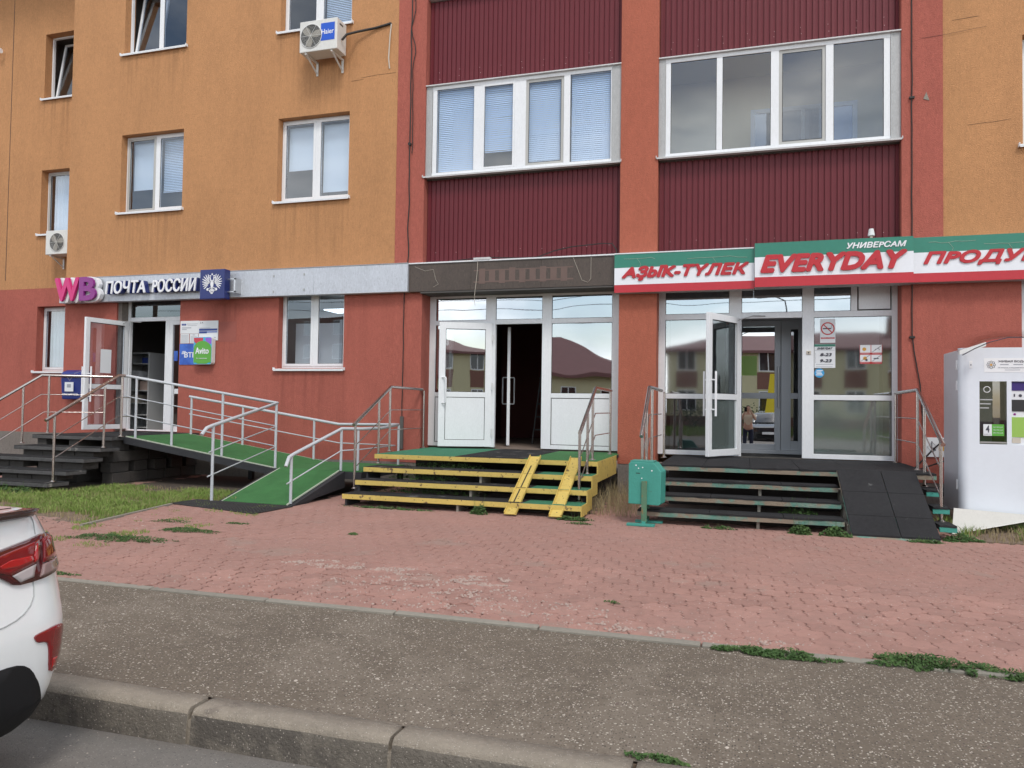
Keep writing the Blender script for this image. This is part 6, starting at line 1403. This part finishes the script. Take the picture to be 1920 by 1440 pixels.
for fl in range(4):
    for i in range(9): b = MB().box(-78.5+i*4.3, -76.7+i*4.3, -70, -69.93, 1.2+fl*2.9, 2.9+fl*2.9).build('window', 'white_pvc', t); MB().box(-78.4+i*4.3, -76.8+i*4.3, -69.93, -69.9, 1.3+fl*2.9, 2.8+fl*2.9).build('pane', 'car_dark', b)
t = thing('street_lamp', 'curved street lamp mirrored in the transom above the grocery door', 'street lamp', (1.9, -27, 0))
MB().tube([(1.9, -27, 0), (1.9, -27, 6.3), (1.8, -27, 6.85), (1.4, -27, 7.1), (.95, -27, 7.12)], .035, 8).build('pole', 'iron_dark', t); MB().box(.55, 1.0, -27.08, -26.92, 7.07, 7.15).build('lamp_head', 'iron_dark', t)
for k, (y, z, sg) in enumerate(((-20, 6.2, .35), (-20.1, 6.6, .3), (-20.3, 7.1, .45), (-20.2, 5.7, .5))):
    tag(MB().tube([(-30+45*i/20, y, z-sg*4*(i/20)*(1-i/20)) for i in range(21)], .015, 4).build('power_line', 'cable_black'), ('second lowest', 'second highest', 'highest', 'lowest')[k] + ' overhead wire across the street mirrored in the shop transoms', 'power line', 'overhead wires across the street')
for x in (-30, 15): t = thing('utility_pole', 'wooden utility pole across the street, %s end of the wires' % ('left' if x < 0 else 'right'), 'utility pole', (x, -20.15, 0)); MB().tube([(x, -20.15, -.1), (x, -20.15, 7.6)], .12, 8).build('pole', 'bark', t); MB().box(x-.05, x+.05, -20.5, -19.8, 6.9, 7.0).build('crossarm', 'bark', t)
t = thing('slide_panel', 'leaning bright yellow panel across the street, mirrored in the inner grocery door', 'panel', (1.5, -33, 0))
MB().hexa([(.9, -33, 0), (2.1, -33, 0), (2.1, -33.3, 0), (.9, -33.3, 0), (1.3, -33, 3.6), (2.2, -33, 3.6), (2.2, -33.2, 3.6), (1.3, -33.2, 3.6)]).build('board', 'bright_yellow', t)
for k, x in enumerate((-3.2, -1.2, .2, 4.6, 7.2, -9.5)):
    t = thing('shrub', 'green shrub before the houses across the street, ' + ('nearest the photographer on the left', 'second left of the yellow panel', 'just left of the yellow panel', 'first right of the yellow panel', 'rightmost of the row', 'alone before the single storey house')[k], 'shrub', (x, -36, 0), 'shrubs before the houses across the street')
    b = MB(); c = Vector((x, -36+.4*(k % 3), .9))
    for i in range(420):
        d = Vector((random.gauss(0, 1), random.gauss(0, 1), random.gauss(0, 1))).normalized()*random.uniform(.3, 1.05)*(1+.3*random.random()); p = c+Vector((d.x*1.0, d.y*.7, d.z*.8)); r = .07; a = Vector((random.gauss(0, 1), random.gauss(0, 1), random.gauss(0, 1))).normalized(); q_ = a.orthogonal().normalized()
        b.add([p-a*r, p+q_*r*.6, p+a*r, p-q_*r*.6], [(0, 1, 2, 3)])
    b.build('foliage', 'tree_leaf', t); MB().tube([(x, -36+.4*(k % 3), -.05), (x, -36+.4*(k % 3), .8)], .05, 6, r2=.02).build('stem', 'bark', t)

# ---------------------------------------------------------------- photographer, mirrored in the inner door
def skin_mesh(name, verts, edges, mats, parent, sub=2, root=0):
    me = bpy.data.meshes.new(name); og = WORLD[parent.name]; me.from_pydata([Vector(v[:3])-og for v in verts], edges, [])
    o = bpy.data.objects.new(name, me); COL.objects.link(o); md = o.modifiers.new('skin', 'SKIN')
    if not me.skin_vertices: 
        bm = bmesh.new(); bm.from_mesh(me); bm.verts.layers.skin.verify(); bm.to_mesh(me); bm.free()
    for sv, v in zip(me.skin_vertices[0].data, verts): sv.radius = (v[3], v[4] if len(v) > 4 else v[3])
    me.skin_vertices[0].data[root].use_root = True
    md.use_smooth_shade = True; sb = o.modifiers.new('sub', 'SUBSURF'); sb.levels = sub; sb.render_levels = sub
    me.materials.append(MATS[mats]); o.parent = parent; o.location = (0, 0, 0); WORLD[o.name] = og; return o
px_, py_ = .06, -12.98
pr = thing('person', 'person in cream t-shirt and dark trousers holding up a phone, mirrored in the grocery door', 'person', (px_, py_, -.13))
Z0 = -.13
V = [(px_, py_, Z0+.95, .13, .1), (px_, py_, Z0+1.15, .13, .1), (px_, py_+.01, Z0+1.36, .16, .1), (px_, py_+.01, Z0+1.43, .06), (px_, py_+.04, Z0+1.52, .055), (px_, py_+.06, Z0+1.6, .085, .095), (px_, py_+.055, Z0+1.68, .07, .08)]
Eg = [(0, 1), (1, 2), (2, 3), (3, 4), (4, 5), (5, 6)]
for s in (-1, 1):
    n = len(V); V += [(px_+s*.17, py_+.01, Z0+1.38, .055), (px_+s*.24, py_+.14, Z0+1.2, .042), (px_+s*.13, py_+.36, Z0+1.42, .033), (px_+s*.09, py_+.43, Z0+1.5, .028, .02), (px_+s*.07, py_+.47, Z0+1.55, .026, .016)]
    Eg += [(2, n), (n, n+1), (n+1, n+2), (n+2, n+3), (n+3, n+4)]
    for k in range(4): m_ = len(V); V += [(px_+s*(.055+.004*k), py_+.49, Z0+1.585-.018*k, .008), (px_+s*(.03+.004*k), py_+.505, Z0+1.59-.02*k, .007)]; Eg += [(n+4, m_), (m_, m_+1)]
    m_ = len(V); V += [(px_+s*.06, py_+.5, Z0+1.51, .009)]; Eg += [(n+3, m_)]
    n = len(V); V += [(px_+s*.1, py_, Z0+.85, .09), (px_+s*.11, py_+.01, Z0+.5, .058), (px_+s*.12, py_-.02, Z0+.1, .04), (px_+s*.13, py_+.12, Z0+.035, .035, .03)]
    Eg += [(0, n), (n, n+1), (n+1, n+2), (n+2, n+3)]
skin_mesh('body', V, Eg, 'skin', pr)
skin_mesh('tshirt', [(px_, py_, Z0+.93, .15, .115), (px_, py_, Z0+1.15, .15, .118), (px_, py_+.01, Z0+1.36, .18, .118), (px_-.18, py_+.01, Z0+1.37, .075), (px_-.235, py_+.1, Z0+1.25, .06), (px_+.18, py_+.01, Z0+1.37, .075), (px_+.235, py_+.1, Z0+1.25, .06)], [(0, 1), (1, 2), (2, 3), (3, 4), (2, 5), (5, 6)], 'cloth_cream', pr)
skin_mesh('trousers', [(px_, py_, Z0+.92, .145, .112), (px_-.1, py_, Z0+.82, .1), (px_-.11, py_+.01, Z0+.5, .075), (px_-.12, py_-.01, Z0+.1, .058), (px_+.1, py_, Z0+.82, .1), (px_+.11, py_+.01, Z0+.5, .075), (px_+.12, py_-.01, Z0+.1, .058)], [(0, 1), (1, 2), (2, 3), (0, 4), (4, 5), (5, 6)], 'cloth_navy', pr)
skin_mesh('hair', [(px_, py_+.03, Z0+1.66, .09, .09), (px_, py_+.02, Z0+1.7, .07, .08)], [(0, 1)], 'hair', pr)
b = MB()
for s in (-1, 1): b.disc((px_+s*.035, py_+.145, Z0+1.61), (0, 1, 0), .012, 8, .006)
b.build('eye', 'hair', pr); MB().tube([(px_, py_+.14, Z0+1.61), (px_, py_+.17, Z0+1.575)], .01, 6, r2=.016).build('nose', 'skin', pr); MB().tube([(px_-.025, py_+.145, Z0+1.545), (px_+.025, py_+.145, Z0+1.545)], .006, 6).build('mouth', 'skin', pr)
tag(MB().box(-.07, .02, -12.475, -12.465, 1.36, 1.52).build('phone', 'car_black'), 'black phone held up by the person mirrored in the inner door', 'phone')
